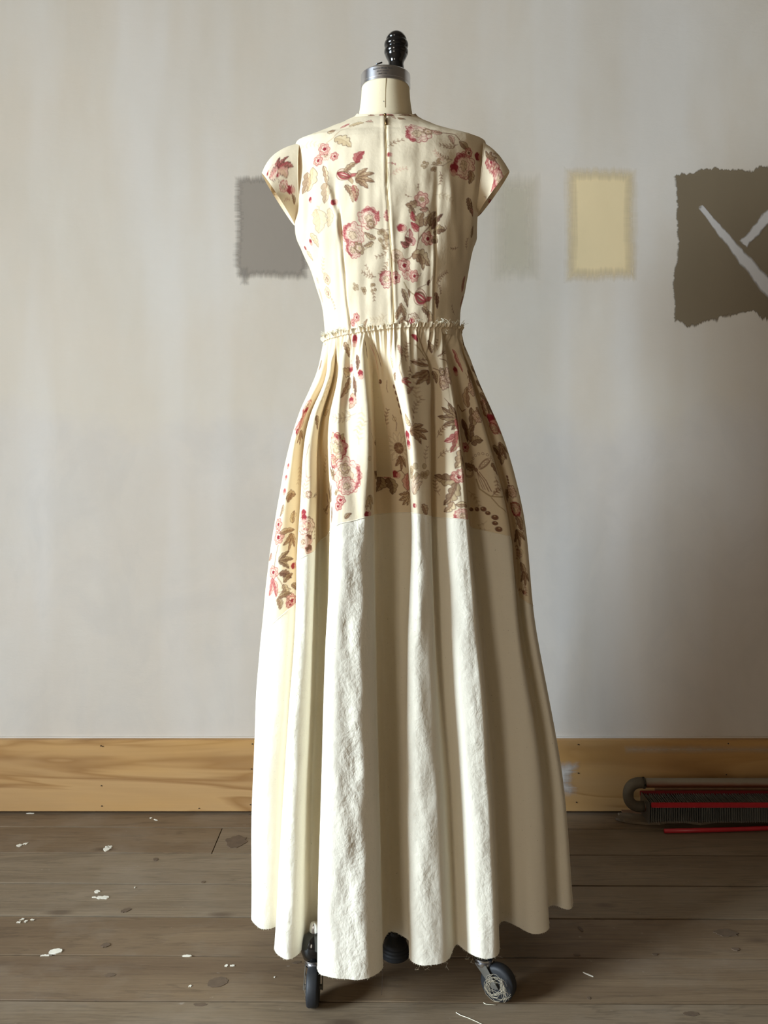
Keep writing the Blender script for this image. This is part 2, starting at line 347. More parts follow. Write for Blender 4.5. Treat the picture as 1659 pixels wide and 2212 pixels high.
patch('paint_smear', 1330, 1750, 1598, 1640, swatch_mat('smear_wash', (196, 176, 150), .5, .05, .03, .012, .03, 10, 60, opa=.55), .0205, bb)
# ------------------------------------------------------------------ print painter
S_PX = 0.00084                                         # cloth metres per photo pixel
class Canvas:
    def __init__(s, x0, y0, x1, y1, res, base):
        s.x0, s.y0, s.res = x0, y0, res; s.w = int((x1-x0)/res)+2; s.h = int((y1-y0)/res)+2
        s.a = np.empty((s.h, s.w, 3), np.float32); s.a[:] = np.array(base)/255.
    def win(s, pts, pad):
        lo = np.floor(pts.min(0)-pad).astype(int); hi = np.ceil(pts.max(0)+pad).astype(int)+1
        xa, ya = max(lo[0], 0), max(lo[1], 0); xb, yb = min(hi[0], s.w), min(hi[1], s.h)
        if xa >= xb or ya >= yb: return None
        X, Y = np.meshgrid(np.arange(xa, xb), np.arange(ya, yb)); return xa, ya, xb, yb, X.astype(np.float32), Y.astype(np.float32)
    def put(s, w, al, c):
        xa, ya, xb, yb = w[:4]; r = s.a[ya:yb, xa:xb]; al = al[..., None]; r += (np.array(c, np.float32)/255.-r)*al
    def dist(s, pts, X, Y, closed):
        d = np.full(X.shape, 1e9, np.float32); P = pts; Q = np.roll(pts, -1, 0)
        if not closed: P, Q = P[:-1], Q[:-1]
        for (ax, ay), (bx, by) in zip(P, Q):
            dx, dy = bx-ax, by-ay; l = dx*dx+dy*dy+1e-9
            t = np.clip(((X-ax)*dx+(Y-ay)*dy)/l, 0, 1); d = np.minimum(d, (X-ax-t*dx)**2+(Y-ay-t*dy)**2)
        return np.sqrt(d)
    def topx(s, p): p = np.asarray(p, np.float32); return np.stack([(p[:, 0]-s.x0)/s.res, (p[:, 1]-s.y0)/s.res], 1)
    def fill(s, p, c, al=1.0):
        p = s.topx(p); w = s.win(p, 2)
        if w is None: return
        X, Y = w[4:]; ins = np.zeros(X.shape, bool); Q = np.roll(p, -1, 0)
        for (ax, ay), (bx, by) in zip(p, Q):
            if ay == by: continue
            cr = ((ay > Y) != (by > Y)) & (X < (bx-ax)*(Y-ay)/(by-ay)+ax); ins ^= cr
        d = s.dist(p, X, Y, True); sd = np.where(ins, d, -d); s.put(w, np.clip(sd+.5, 0, 1)*al, c)
    def line(s, p, width, c, al=1.0, closed=False):
        p = s.topx(p); hw = width/2/s.res; w = s.win(p, hw+2)
        if w is None: return
        d = s.dist(p, w[4], w[5], closed); s.put(w, np.clip(hw-d+.5, 0, 1)*al*min(1, hw*2+.25), c)
CR=(146,42,50); CR2=(178,84,82); PK=(218,162,142); PP=(236,208,182); BR=(118,78,58); TN=(190,158,118); LT=(220,196,152); DK=(88,56,44); OL=(168,142,104); CM=(246,232,204)
class Pen:                                             # local px frame (x right, y down), rotated, on cloth metres
    def __init__(s, cv, sx, sy, rot=0, sc=1, al=1, seed=0):
        s.cv = cv; s.o = np.array([sx, sy]); a = math.radians(rot); s.R = np.array([[math.cos(a), math.sin(a)], [-math.sin(a), math.cos(a)]])*sc; s.al = al; s.r = random.Random(seed); s.sc = sc
    def t(s, p):
        q = np.asarray(p, float) @ s.R; return s.o+np.stack([q[:, 0]*S_PX, -q[:, 1]*S_PX], 1)
    def fill(s, p, c, al=1): s.cv.fill(s.t(p), c, al*s.al)
    def line(s, p, w, c, al=1, closed=False): s.cv.line(s.t(p), w*S_PX*1.0, c, al*s.al, closed)
def circ(cx, cy, r, n=14, ry=None): return [(cx+r*math.cos(2*math.pi*k/n), cy+(ry or r)*math.sin(2*math.pi*k/n)) for k in range(n)]
def scal(cx, cy, r, lobes, depth, n=56, rnd=None, ph=0, jit=.08):
    js = [1+(rnd.uniform(-jit, jit) if rnd else 0) for _ in range(lobes)]
    out = []
    for k in range(n):
        a = 2*math.pi*k/n; q = (a*lobes/(2*math.pi)); out.append((cx+r*js[int(q) % lobes]*(1-depth+depth*abs(math.sin(math.pi*q)))*math.cos(a+ph), cy+r*js[int(q) % lobes]*(1-depth+depth*abs(math.sin(math.pi*q)))*math.sin(a+ph)))
    return out
def m_leaf(p, L, W, c=TN, c2=BR, lobes=4):
    up = []; dn = []; n = 28
    for k in range(n+1):
        t = k/n; w = W/2*(math.sin(math.pi*t**.75)**.8)*(.58+.42*abs(math.sin(math.pi*(lobes*t+.0)))**.7); b = -W*.22*math.sin(math.pi*t)
        up.append((L*t, b-w)); dn.append((L*t, b+w))
    pl = up+dn[::-1]; p.fill(pl, c, .72); mid = [(L*k/10, -W*.22*math.sin(math.pi*k/10)) for k in range(11)]
    half = mid+[q for q in dn[::-1]]; p.fill(half, c2, .38)
    p.line(pl, 1.0, DK if c2 != CR else CR, .72, True); p.line(mid, 1.0, c2, .8)
    for k in range(2, 9, 2):
        t = k/10; x, y = mid[k]
        for sgn in (-1, 1): p.line([(x, y), (x+L*.12, y+sgn*W*.28*math.sin(math.pi*t))], .7, c2, .6)
def m_floret(p, R, c=CR2, c2=CR, core=CR):
    rr = p.r; pl = scal(0, 0, R, 6, .25, 48, rr, rr.uniform(0, 6)); p.fill(pl, PK if c is CR2 else c, .65)
    p.line(pl, 1.1, c2, .8, True)
    p.line(scal(0, 0, R*.78, 6, .3, 40, rr, .4), .7, c2, .4, True)
    p.fill(scal(0, 0, R*.6, 5, .25, 36, rr, 1), PP, .95); p.line(scal(0, 0, R*.6, 5, .25, 36, rr, 1), .9, c2, .75, True)
    p.fill(scal(R*.08, 0, R*.34, 5, .3, 24, rr), core, .95)
def m_rose(p, R, c=PP, rim=CR2, side=None, dark=BR):
    rr = p.r; out = scal(0, 0, R, 11, .16, 88, rr, rr.uniform(0, 6), .12)
    p.fill(out, c, .8)
    if side is not None:                                # a crimson flank
        a0 = math.radians(side)
        for k in range(7):
            a = a0+(k-3)*.33; x, y = R*.78*math.cos(a), R*.78*math.sin(a); p.fill(scal(x, y, R*.2, 5, .25, 24, rr), CR, .62)
    p.line(out, 1.3, rim, .85, True)
    for q, n in ((.80, 9), (.58, 7), (.38, 5)):
        pl = scal(rr.uniform(-.06, .06)*R, rr.uniform(-.06, .06)*R, R*q, n, .2, 60, rr, rr.uniform(0, 6), .14)
        p.fill(pl, PP if q > .5 else LT, .45); p.line(pl, .9, rim if q > .5 else dark, .6, True)
    for k in range(16):
        a = rr.uniform(0, 6.28); r0 = R*rr.uniform(.05, .3); r1 = r0+R*rr.uniform(.1, .3)
        p.line([(r0*math.cos(a), r0*math.sin(a)), (r1*math.cos(a), r1*math.sin(a))], .8, dark, .55)
    for k in range(10):
        a = 6.28*k/10+rr.uniform(-.2, .2); p.line([(R*.72*math.cos(a), R*.72*math.sin(a)), (R*.95*math.cos(a+.1), R*.95*math.sin(a+.1))], .8, rim, .5)
def m_tulip(p, L, W):
    el = [(L/2+L/2*math.cos(a), W/2*math.sin(a)*(1-.25*math.cos(a))) for a in np.linspace(0, 6.28, 30)]
    p.fill(el, PP, .95)
    for k, (c, o) in enumerate(((BR, -.55), (CR, -.25), (CR, .15), (BR, .4), (CR, .62))):
        pts = [(L*t, W/2*o*math.sin(math.pi*min(1, t*1.02))*1.15) for t in np.linspace(.05, .95, 9)]
        p.line(pts, W*.13, c, .8)
    p.line(el, 1.2, BR, .9, True)
    for s in (-1, 1):
        tip = [(L*.85, s*W*.3), (L*1.25, s*W*.55), (L*1.2, s*W*.2), (L*.95, 0)]; p.fill(tip, CR2 if s < 0 else TN, .8); p.line(tip, .9, BR, .7, True)
def m_sprig(p, L, n=5, c=BR, al=.8):
    pts = [(L*t, -L*.12*math.sin(3*t)) for t in np.linspace(0, 1, 9)]; p.line(pts, .9, c, al)
    for k in range(n):
        t = (k+1)/(n+.3); x, y = L*t, -L*.12*math.sin(3*t); l = L*.22*(1.1-.4*t)
        for s in (-1, 1):
            a = s*.85; dx, dy = math.cos(a), math.sin(a)
            lf = [(x, y), (x+l*.5*dx-l*.16*dy, y+l*.5*dy+l*.16*dx), (x+l*dx, y+l*dy), (x+l*.5*dx+l*.16*dy, y+l*.5*dy-l*.16*dx)]
            p.fill(lf, TN, al*.6); p.line(lf, .7, c, al*.8, True)
def m_bud(p, r, c=CR): p.fill(scal(0, 0, r, 5, .2, 24, p.r), c, .9); p.fill(circ(r*.9, 0, r*.6), PK, .8); p.line(circ(r*.3, 0, r*1.3, 16, r), .8, CR, .6, True)
def m_berries(p, n, step, r, c=BR):
    for k in range(n):
        x, y = k*step, -((k-(n-1)/2)**2)*.0; rr = r*(.75+.4*k/n); p.fill(circ(x, y, rr), c, .9); p.line(circ(x, y, rr), .9, DK, .6, True); p.fill(circ(x-rr*.3, y-rr*.3, rr*.3, 8), LT, .8)
def m_ring(p, r): p.line(circ(0, 0, r), .9, OL, .8, True); p.fill(circ(0, 0, r*.7), LT, .5)
def m_grapes(p, n, R, r):
    for k in range(n):
        a = p.r.uniform(0, 6.28); q = R*math.sqrt(p.r.random()); x, y = q*math.cos(a), q*math.sin(a); p.fill(circ(x, y, r), OL, .55); p.line(circ(x, y, r), .8, BR, .6, True)
def m_fan(p, L, n=4, c=TN, c2=BR, spread=70):
    R0 = p.R.copy()
    for k in range(n):
        a = math.radians((k-(n-1)/2)*spread/(n-1)); p.R = np.array([[math.cos(a), math.sin(a)], [-math.sin(a), math.cos(a)]]) @ R0; m_leaf(p, L*(1-.15*abs(k-(n-1)/2)), L*.32, c, c2, 3)
    p.R = R0
def m_daisy(p, R):
    for k in range(14):
        a = 6.28*k/14; c, s = math.cos(a), math.sin(a); pl = [(R*.25*c-R*.02*s, R*.25*s), (R*.7*c-R*.13*s, R*.7*s+R*.13*c), (R*c, R*s), (R*.7*c+R*.13*s, R*.7*s-R*.13*c)]; p.fill(pl, CM, .8); p.line(pl, .8, OL, .6, True)
    p.fill(circ(0, 0, R*.36), BR, .8)
    for k in range(20): a = p.r.uniform(0, 6.28); p.line([(0, 0), (R*.36*math.cos(a), R*.36*math.sin(a))], .8, LT, .5)
def m_bow(p, s):
    for sg, (cx, cy, rx, ry) in ((1, (s*.55, -s*.35, s*.42, s*.26)), (-1, (-s*.5, s*.12, s*.34, s*.28))):
        for q in (1, .78): p.line([(cx*1+rx*q*math.cos(a)*.85-ry*q*math.sin(a)*.5, cy+ry*q*math.sin(a)-rx*q*math.cos(a)*.45*sg) for a in np.linspace(0, 6.28, 22)], 1.3, BR, .65)
    p.fill(circ(0, 0, s*.12), BR, .7)
    for q in (0, .12): p.line([(s*(.05+q), s*.1), (s*(.35+q), s*.6), (s*(.5+q), s*1.2)], 1.6, BR, .7)
    for q in (0, .1): p.line([(s*.05, s*.1), (s*(.1+q), s*.55), (s*(.25+q), s*1.1)], 1.3, BR, .6)
    for k in range(8):
        a = -2.9+k*.36; p.line(circ(s*.5+s*.72*math.cos(a), -s*.3+s*.62*math.sin(a), s*.07, 10), .9, BR, .7, True)
    for k in range(4): p.line(circ(s*(.3+.16*k), -s*(.12+.12*k), s*.07, 10), .9, BR, .6, True)
def m_path(p, pts, w=1.3, c=BR, al=.75):
    P = np.array(pts, float); P = P-P[0]; t = np.linspace(0, len(P)-1, len(P)*5); P = np.stack([np.interp(t, range(len(P)), P[:, i]) for i in (0, 1)], 1); p.line(P, w, c, al)
FN = dict(leaf=m_leaf, flo=m_floret, rose=m_rose, tul=m_tulip, spr=m_sprig, bud=m_bud, ber=m_berries, ring=m_ring, gra=m_grapes, fan=m_fan, dai=m_daisy, bow=m_bow, path=m_path)
def paint(P, S, T, motifs, base, filler=0, fill_box=None, res=.0006, seed=1):
    """P grid points, S,T cloth coordinates (metres, T up). Motifs are anchored to the cloth point seen at (x, y)."""
    cv = Canvas(S.min()-.01, T.min()-.01, S.max()+.01, T.max()+.01, res, base)
    pr = np.stack([CX+F*P[..., 0]/P[..., 1], HY-F*(P[..., 2]-CH)/P[..., 1]], -1)
    rr = random.Random(seed)
    for k in range(filler):
        s = rr.uniform(*fill_box[:2]); t = rr.uniform(*fill_box[2:]); pe = Pen(cv, s, t, rr.uniform(0, 360), 1, .9, k)
        q = rr.random()
        if q < .3: m_fan(pe, rr.uniform(30, 42), 3)
        elif q < .5: m_rose(pe, rr.uniform(16, 28), side=rr.uniform(0, 360))
        elif q < .7: m_floret(pe, rr.uniform(10, 15))
        else: m_sprig(pe, rr.uniform(30, 50))
    for k, mo in enumerate(motifs):
        name, x, y, rot = mo[:4]; args = mo[4]; kw = mo[5] if len(mo) > 5 else {}
        d2 = (pr[..., 0]-x)**2+(pr[..., 1]-y)**2; near = d2 < max(9, d2.min()*1.5+4); dep = np.where(near, P[..., 1], 99)
        i = np.unravel_index(np.argmin(dep+np.sqrt(d2)*1e-3), dep.shape)
        kw = dict(kw); sc = kw.pop('sc', 1); al = kw.pop('al', 1)
        FN[name](Pen(cv, S[i], T[i], rot, sc*(1.14 if seed == 4 else 1.03), al, k+seed*100), *args, **kw)
    x = (S-cv.x0)/res; y = (T-cv.y0)/res; xi = np.clip(x.astype(int), 0, cv.w-2); yi = np.clip(y.astype(int), 0, cv.h-2); fx = (x-xi)[..., None]; fy = (y-yi)[..., None]
    c = (cv.a[yi, xi]*(1-fx)+cv.a[yi, xi+1]*fx)*(1-fy)+(cv.a[yi+1, xi]*(1-fx)+cv.a[yi+1, xi+1]*fx)*fy
    return np.where(c <= .04045, c/12.92, ((np.maximum(c, 0)+.055)/1.055)**2.4)
BASE = (237, 220, 189)
dr = 'dark'
MB_BODICE = [  # left motifs paler: partly the print, partly bright-light wash-out put into alpha
 ('path',705,308,0,([(0,0),(16,-10),(30,-32),(48,-46)],),dict(w=1.6,c=TN)), ('leaf',722,298,35,(44,26,LT,TN)), ('leaf',722,284,200,(22,12,LT,BR)), ('leaf',755,271,-12,(36,18,LT,TN)), ('flo',745,269,0,(8,)),
 ('spr',650,318,12,(55,4,PK,.5)), ('bow',640,335,0,(22,),dict(al=.35)), ('rose',703,336,0,(12,PP,PK)), ('flo',700,322,0,(14,)), ('flo',686,347,0,(12,)), ('flo',722,337,0,(10,)),
 ('path',680,352,0,([(0,0),(-6,12),(-18,20)],),dict(w=1.2,c=TN)), ('leaf',676,362,112,(50,32,LT,TN,3)), ('leaf',698,358,76,(50,13,LT,BR)), ('leaf',664,372,100,(46,24,TN,BR,3),dict(al=.8)), ('leaf',699,395,88,(42,26,TN,BR,3),dict(al=.6)),
 ('tul',727,373,22,(34,22)), ('fan',768,388,-5,(42,4,TN,BR,80)), ('leaf',742,372,-35,(36,12,TN,BR)), ('leaf',768,352,-58,(30,20,CR2,CR,3)), ('leaf',762,400,78,(34,14,TN,CR)), ('leaf',745,400,60,(24,12,TN,BR)), ('leaf',758,412,80,(24,16,LT,BR),dict(al=.7)),
 ('bud',668,431,60,(5,)), ('bud',720,437,-20,(6,)), ('leaf',682,452,92,(48,40,LT,TN,3),dict(al=.55)), ('spr',695,440,150,(36,4,TN,.5)),('leaf',712,450,100,(38,20,LT,TN),dict(al=.5)),
 ('rose',796,470,0,(21,PP,CR2),dict(side=-60)), ('flo',800,484,0,(9,OL,BR,TN)), ('rose',762,507,0,(24,PP,CR2),dict(side=200)), ('rose',762,540,0,(16,PP,CR2),dict(side=180)), ('flo',775,536,0,(12,OL,BR,LT)), ('path',785,540,0,([(0,0),(14,-6),(26,-14)],),dict(w=1.5,c=OL)),
 ('path',805,492,0,([(0,0),(18,6),(34,4)],),dict(w=1.4,c=BR)), ('leaf',818,478,-85,(20,10,PK,CR)), ('leaf',836,478,-90,(22,10,PK,CR)), ('gra',828,513,0,(14,13,4)), ('leaf',812,515,-150,(26,12,LT,BR)), ('leaf',806,522,160,(24,10,LT,BR)), ('spr',838,540,158,(34,4)), ('spr',838,560,130,(38,5)), ('gra',832,530,0,(8,8,3)),
 ('spr',812,598,200,(34,5)), ('spr',808,600,240,(30,4,BR,.6)), ('spr',800,618,80,(30,4)), ('gra',768,620,0,(6,7,3)), ('gra',785,628,0,(6,6,3)), ('gra',806,622,0,(7,8,3)), ('rose',834,604,0,(17,PP,CR),dict(side=200)),
 ('flo',770,686,0,(10,)), ('flo',762,697,0,(8,)), ('path',778,716,0,([(0,0),(-6,-14),(-10,-22)],),dict(w=1.3,c=TN)), ('leaf',783,716,-58,(28,9,LT,BR)), ('leaf',775,714,185,(24,12,LT,TN)), ('spr',835,680,170,(46,5,TN,.4)),
 ('spr',700,600,-62,(42,5,TN,.6)), ('rose',706,604,0,(11,PP,TN)), ('rose',706,634,0,(12,PP,TN)), ('flo',683,606,0,(7,PP,PK,PK)), ('spr',710,640,75,(28,4,BR,.5)), ('leaf',668,505,75,(30,18,LT,TN),dict(al=.7)), ('bud',668,522,100,(5,)), ('bud',657,537,20,(4,)), ('leaf',660,545,60,(24,14,LT,TN),dict(al=.7)), ('leaf',686,625,95,(30,10,PK,TN),dict(al=.6)),
 ('rose',905,286,0,(27,PP,CR),dict(side=170)), ('flo',925,283,0,(11,OL,BR,TN)), ('path',938,285,0,([(0,0),(20,0),(45,0),(60,14)],),dict(w=1.8,c=BR)), ('spr',990,312,172,(42,5)), ('leaf',955,288,-160,(24,14,PK,BR),dict(al=.7)), ('leaf',993,305,42,(46,17,OL,BR,2)), ('leaf',970,292,60,(24,14,PK,BR),dict(al=.6)), ('path',985,312,0,([(0,0),(-6,10),(-22,12),(-24,6)],),dict(w=1.3,c=BR)),
 ('rose',1004,358,0,(30,PP,CR),dict(side=205)), ('bud',1034,338,0,(10,)), ('flo',1012,330,0,(11,PK,CR,BR)), ('leaf',1016,368,85,(28,18,OL,BR)), ('bud',982,362,90,(11,)),
 ('spr',975,345,200,(32,5)), ('spr',962,350,225,(34,5,PK,.7)), ('gra',945,350,0,(8,8,3)), ('gra',920,357,0,(6,7,3)), ('gra',937,368,0,(7,6,3)), ('spr',950,370,85,(26,4)), ('path',978,345,0,([(0,0),(-20,16),(-45,16)],),dict(w=.8)),
 ('spr',838,318,-30,(36,4,BR,.9)), ('bud',841,333,0,(5,)), ('spr',838,352,10,(16,2,CR,.8)), ('spr',842,378,-22,(34,5,PK,.6)),
 ('spr',890,425,200,(14,2)), ('spr',905,412,-100,(14,2)), ('path',918,444,0,([(0,0),(10,10),(18,24),(22,40)],),dict(w=1.2)), ('flo',910,431,0,(16,CR2,CR,OL)), ('leaf',901,436,165,(24,18,OL,BR,3)), ('leaf',925,450,170,(18,10,PK,BR)), ('spr',940,420,20,(40,5,OL,.5)),
 ('leaf',1012,428,85,(24,14,OL,DK)), ('leaf',1022,462,-95,(24,12,OL,DK)), ('leaf',1016,450,60,(18,10,PK,BR)),
 ('path',868,564,0,([(0,0),(20,-6),(34,-22),(40,-44),(52,-60),(70,-80)],),dict(w=2.2,c=BR)), ('path',900,545,0,([(0,0),(5,-30),(4,-60),(-8,-80)],),dict(w=1.4,c=BR)),
 ('leaf',896,462,-120,(18,12,OL,DK)), ('leaf',898,478,-110,(20,11,CR2,CR)), ('leaf',905,492,-150,(20,13,CR2,CR)), ('leaf',903,500,-125,(14,10,PK,CR)), ('leaf',908,490,-75,(30,22,OL,BR,3)), ('leaf',918,488,-60,(24,12,OL,BR)), ('leaf',928,488,-62,(34,17,OL,DK,3)), ('leaf',932,495,-52,(40,12,BR,DK)), ('leaf',936,503,-12,(26,20,OL,DK,3)), ('path',945,500,0,([(0,0),(10,-2),(18,-6),(14,-12)],)),
 ('bud',866,492,10,(8,)), ('leaf',893,530,-105,(34,22,CM,CR,2)), ('leaf',890,522,-150,(18,14,CR2,DK)), ('leaf',884,530,200,(20,14,CR2,DK)), ('flo',924,516,0,(14,CR2,CR,CR)), ('leaf',932,518,15,(16,18,OL,DK)),
 ('leaf',890,548,28,(48,30,OL,BR,4)), ('leaf',905,548,70,(34,16,OL,BR,3)), ('rose',858,553,0,(14,PP,TN)),
 ('flo',880,592,0,(12,PP,CR2,PK)), ('flo',873,574,0,(15,)), ('flo',855,600,0,(13,)), ('flo',895,596,0,(12,)), ('path',902,596,0,([(0,0),(8,0),(10,-5)],),dict(c=DK)),
 ('path',872,610,0,([(0,0),(8,12),(22,22),(32,26)],),dict(w=2.6,c=OL)), ('tul',897,634,28,(36,32)), ('path',902,624,0,([(0,0),(20,-8),(34,-14),(38,-26)],),dict(w=1.3)), ('leaf',924,617,-70,(12,7,BR,DK)), ('leaf',868,624,66,(40,14,OL,DK)), ('leaf',882,626,80,(16,6,OL,BR)), ('spr',942,612,-40,(36,6,BR,.7)), ('spr',945,612,60,(24,4,BR,.6)), ('leaf',940,632,75,(34,12,BR,DK)),
 ('leaf',912,665,40,(26,13,OL,DK)), ('leaf',925,672,75,(30,16,OL,BR)), ('leaf',868,655,120,(34,14,OL,BR)), ('leaf',866,660,70,(32,14,OL,BR)), ('leaf',855,690,-60,(30,12,TN,BR)), ('rose',893,692,0,(17,CM,BR)), ('bud',888,694,0,(6,)), ('fan',862,700,-10,(28,3,TN,BR,60)), ('leaf',926,690,90,(14,10,OL,BR)),
 ('leaf',1000,632,-85,(34,16,OL,CR,2)), ('leaf',1003,640,95,(24,14,OL,CR)), ('spr',990,535,170,(20,3,BR,.7)), ('spr',1010,540,-110,(24,4,BR,.5)), ('spr',985,680,-130,(24,3,BR,.6)), ('leaf',1020,515,-88,(24,12,OL,BR),dict(al=.8)), ('leaf',790,262,10,(26,12,PK,BR),dict(al=.7)), ('leaf',860,254,0,(30,12,OL,BR)), ('flo',850,250,0,(9,PP,BR,TN)),
]
MB_SL = [('flo',592,368,0,(14,PP,PK,PK)), ('fan',600,362,-40,(26,3,CR2,DK,70)), ('leaf',601,364,12,(26,16,CR2,BR,3)), ('leaf',601,366,60,(26,18,PK,TN,3)), ('leaf',600,362,190,(22,26,PP,CR2)), ('bud',577,375,0,(3,)), ('bud',599,378,0,(3,)), ('bud',626,410,10,(8,)), ('rose',612,402,0,(11,PP,CR2)), ('spr',598,385,80,(22,3,BR,.5)), ('gra',590,415,0,(8,9,4)), ('spr',590,425,-30,(30,4,BR,.5)), ('leaf',632,420,95,(18,10,OL,BR)), ('spr',615,435,10,(20,3,CR,.4))]
MB_SR = [('rose',1066,360,0,(16,PK,CR),dict(side=30)), ('flo',1060,350,0,(10,CR2,CR,CR)), ('rose',1078,388,0,(20,PK,CR),dict(side=60)), ('fan',1060,345,-90,(24,3,OL,BR,60)), ('leaf',1050,338,0,(22,12,OL,BR)), ('spr',1065,335,-60,(22,4)), ('leaf',1066,395,70,(20,14,PK,CR)), ('leaf',1060,432,-70,(12,7,PK,CR)), ('bud',1043,462,0,(4,BR)), ('spr',1045,425,10,(16,2,BR,.4))]
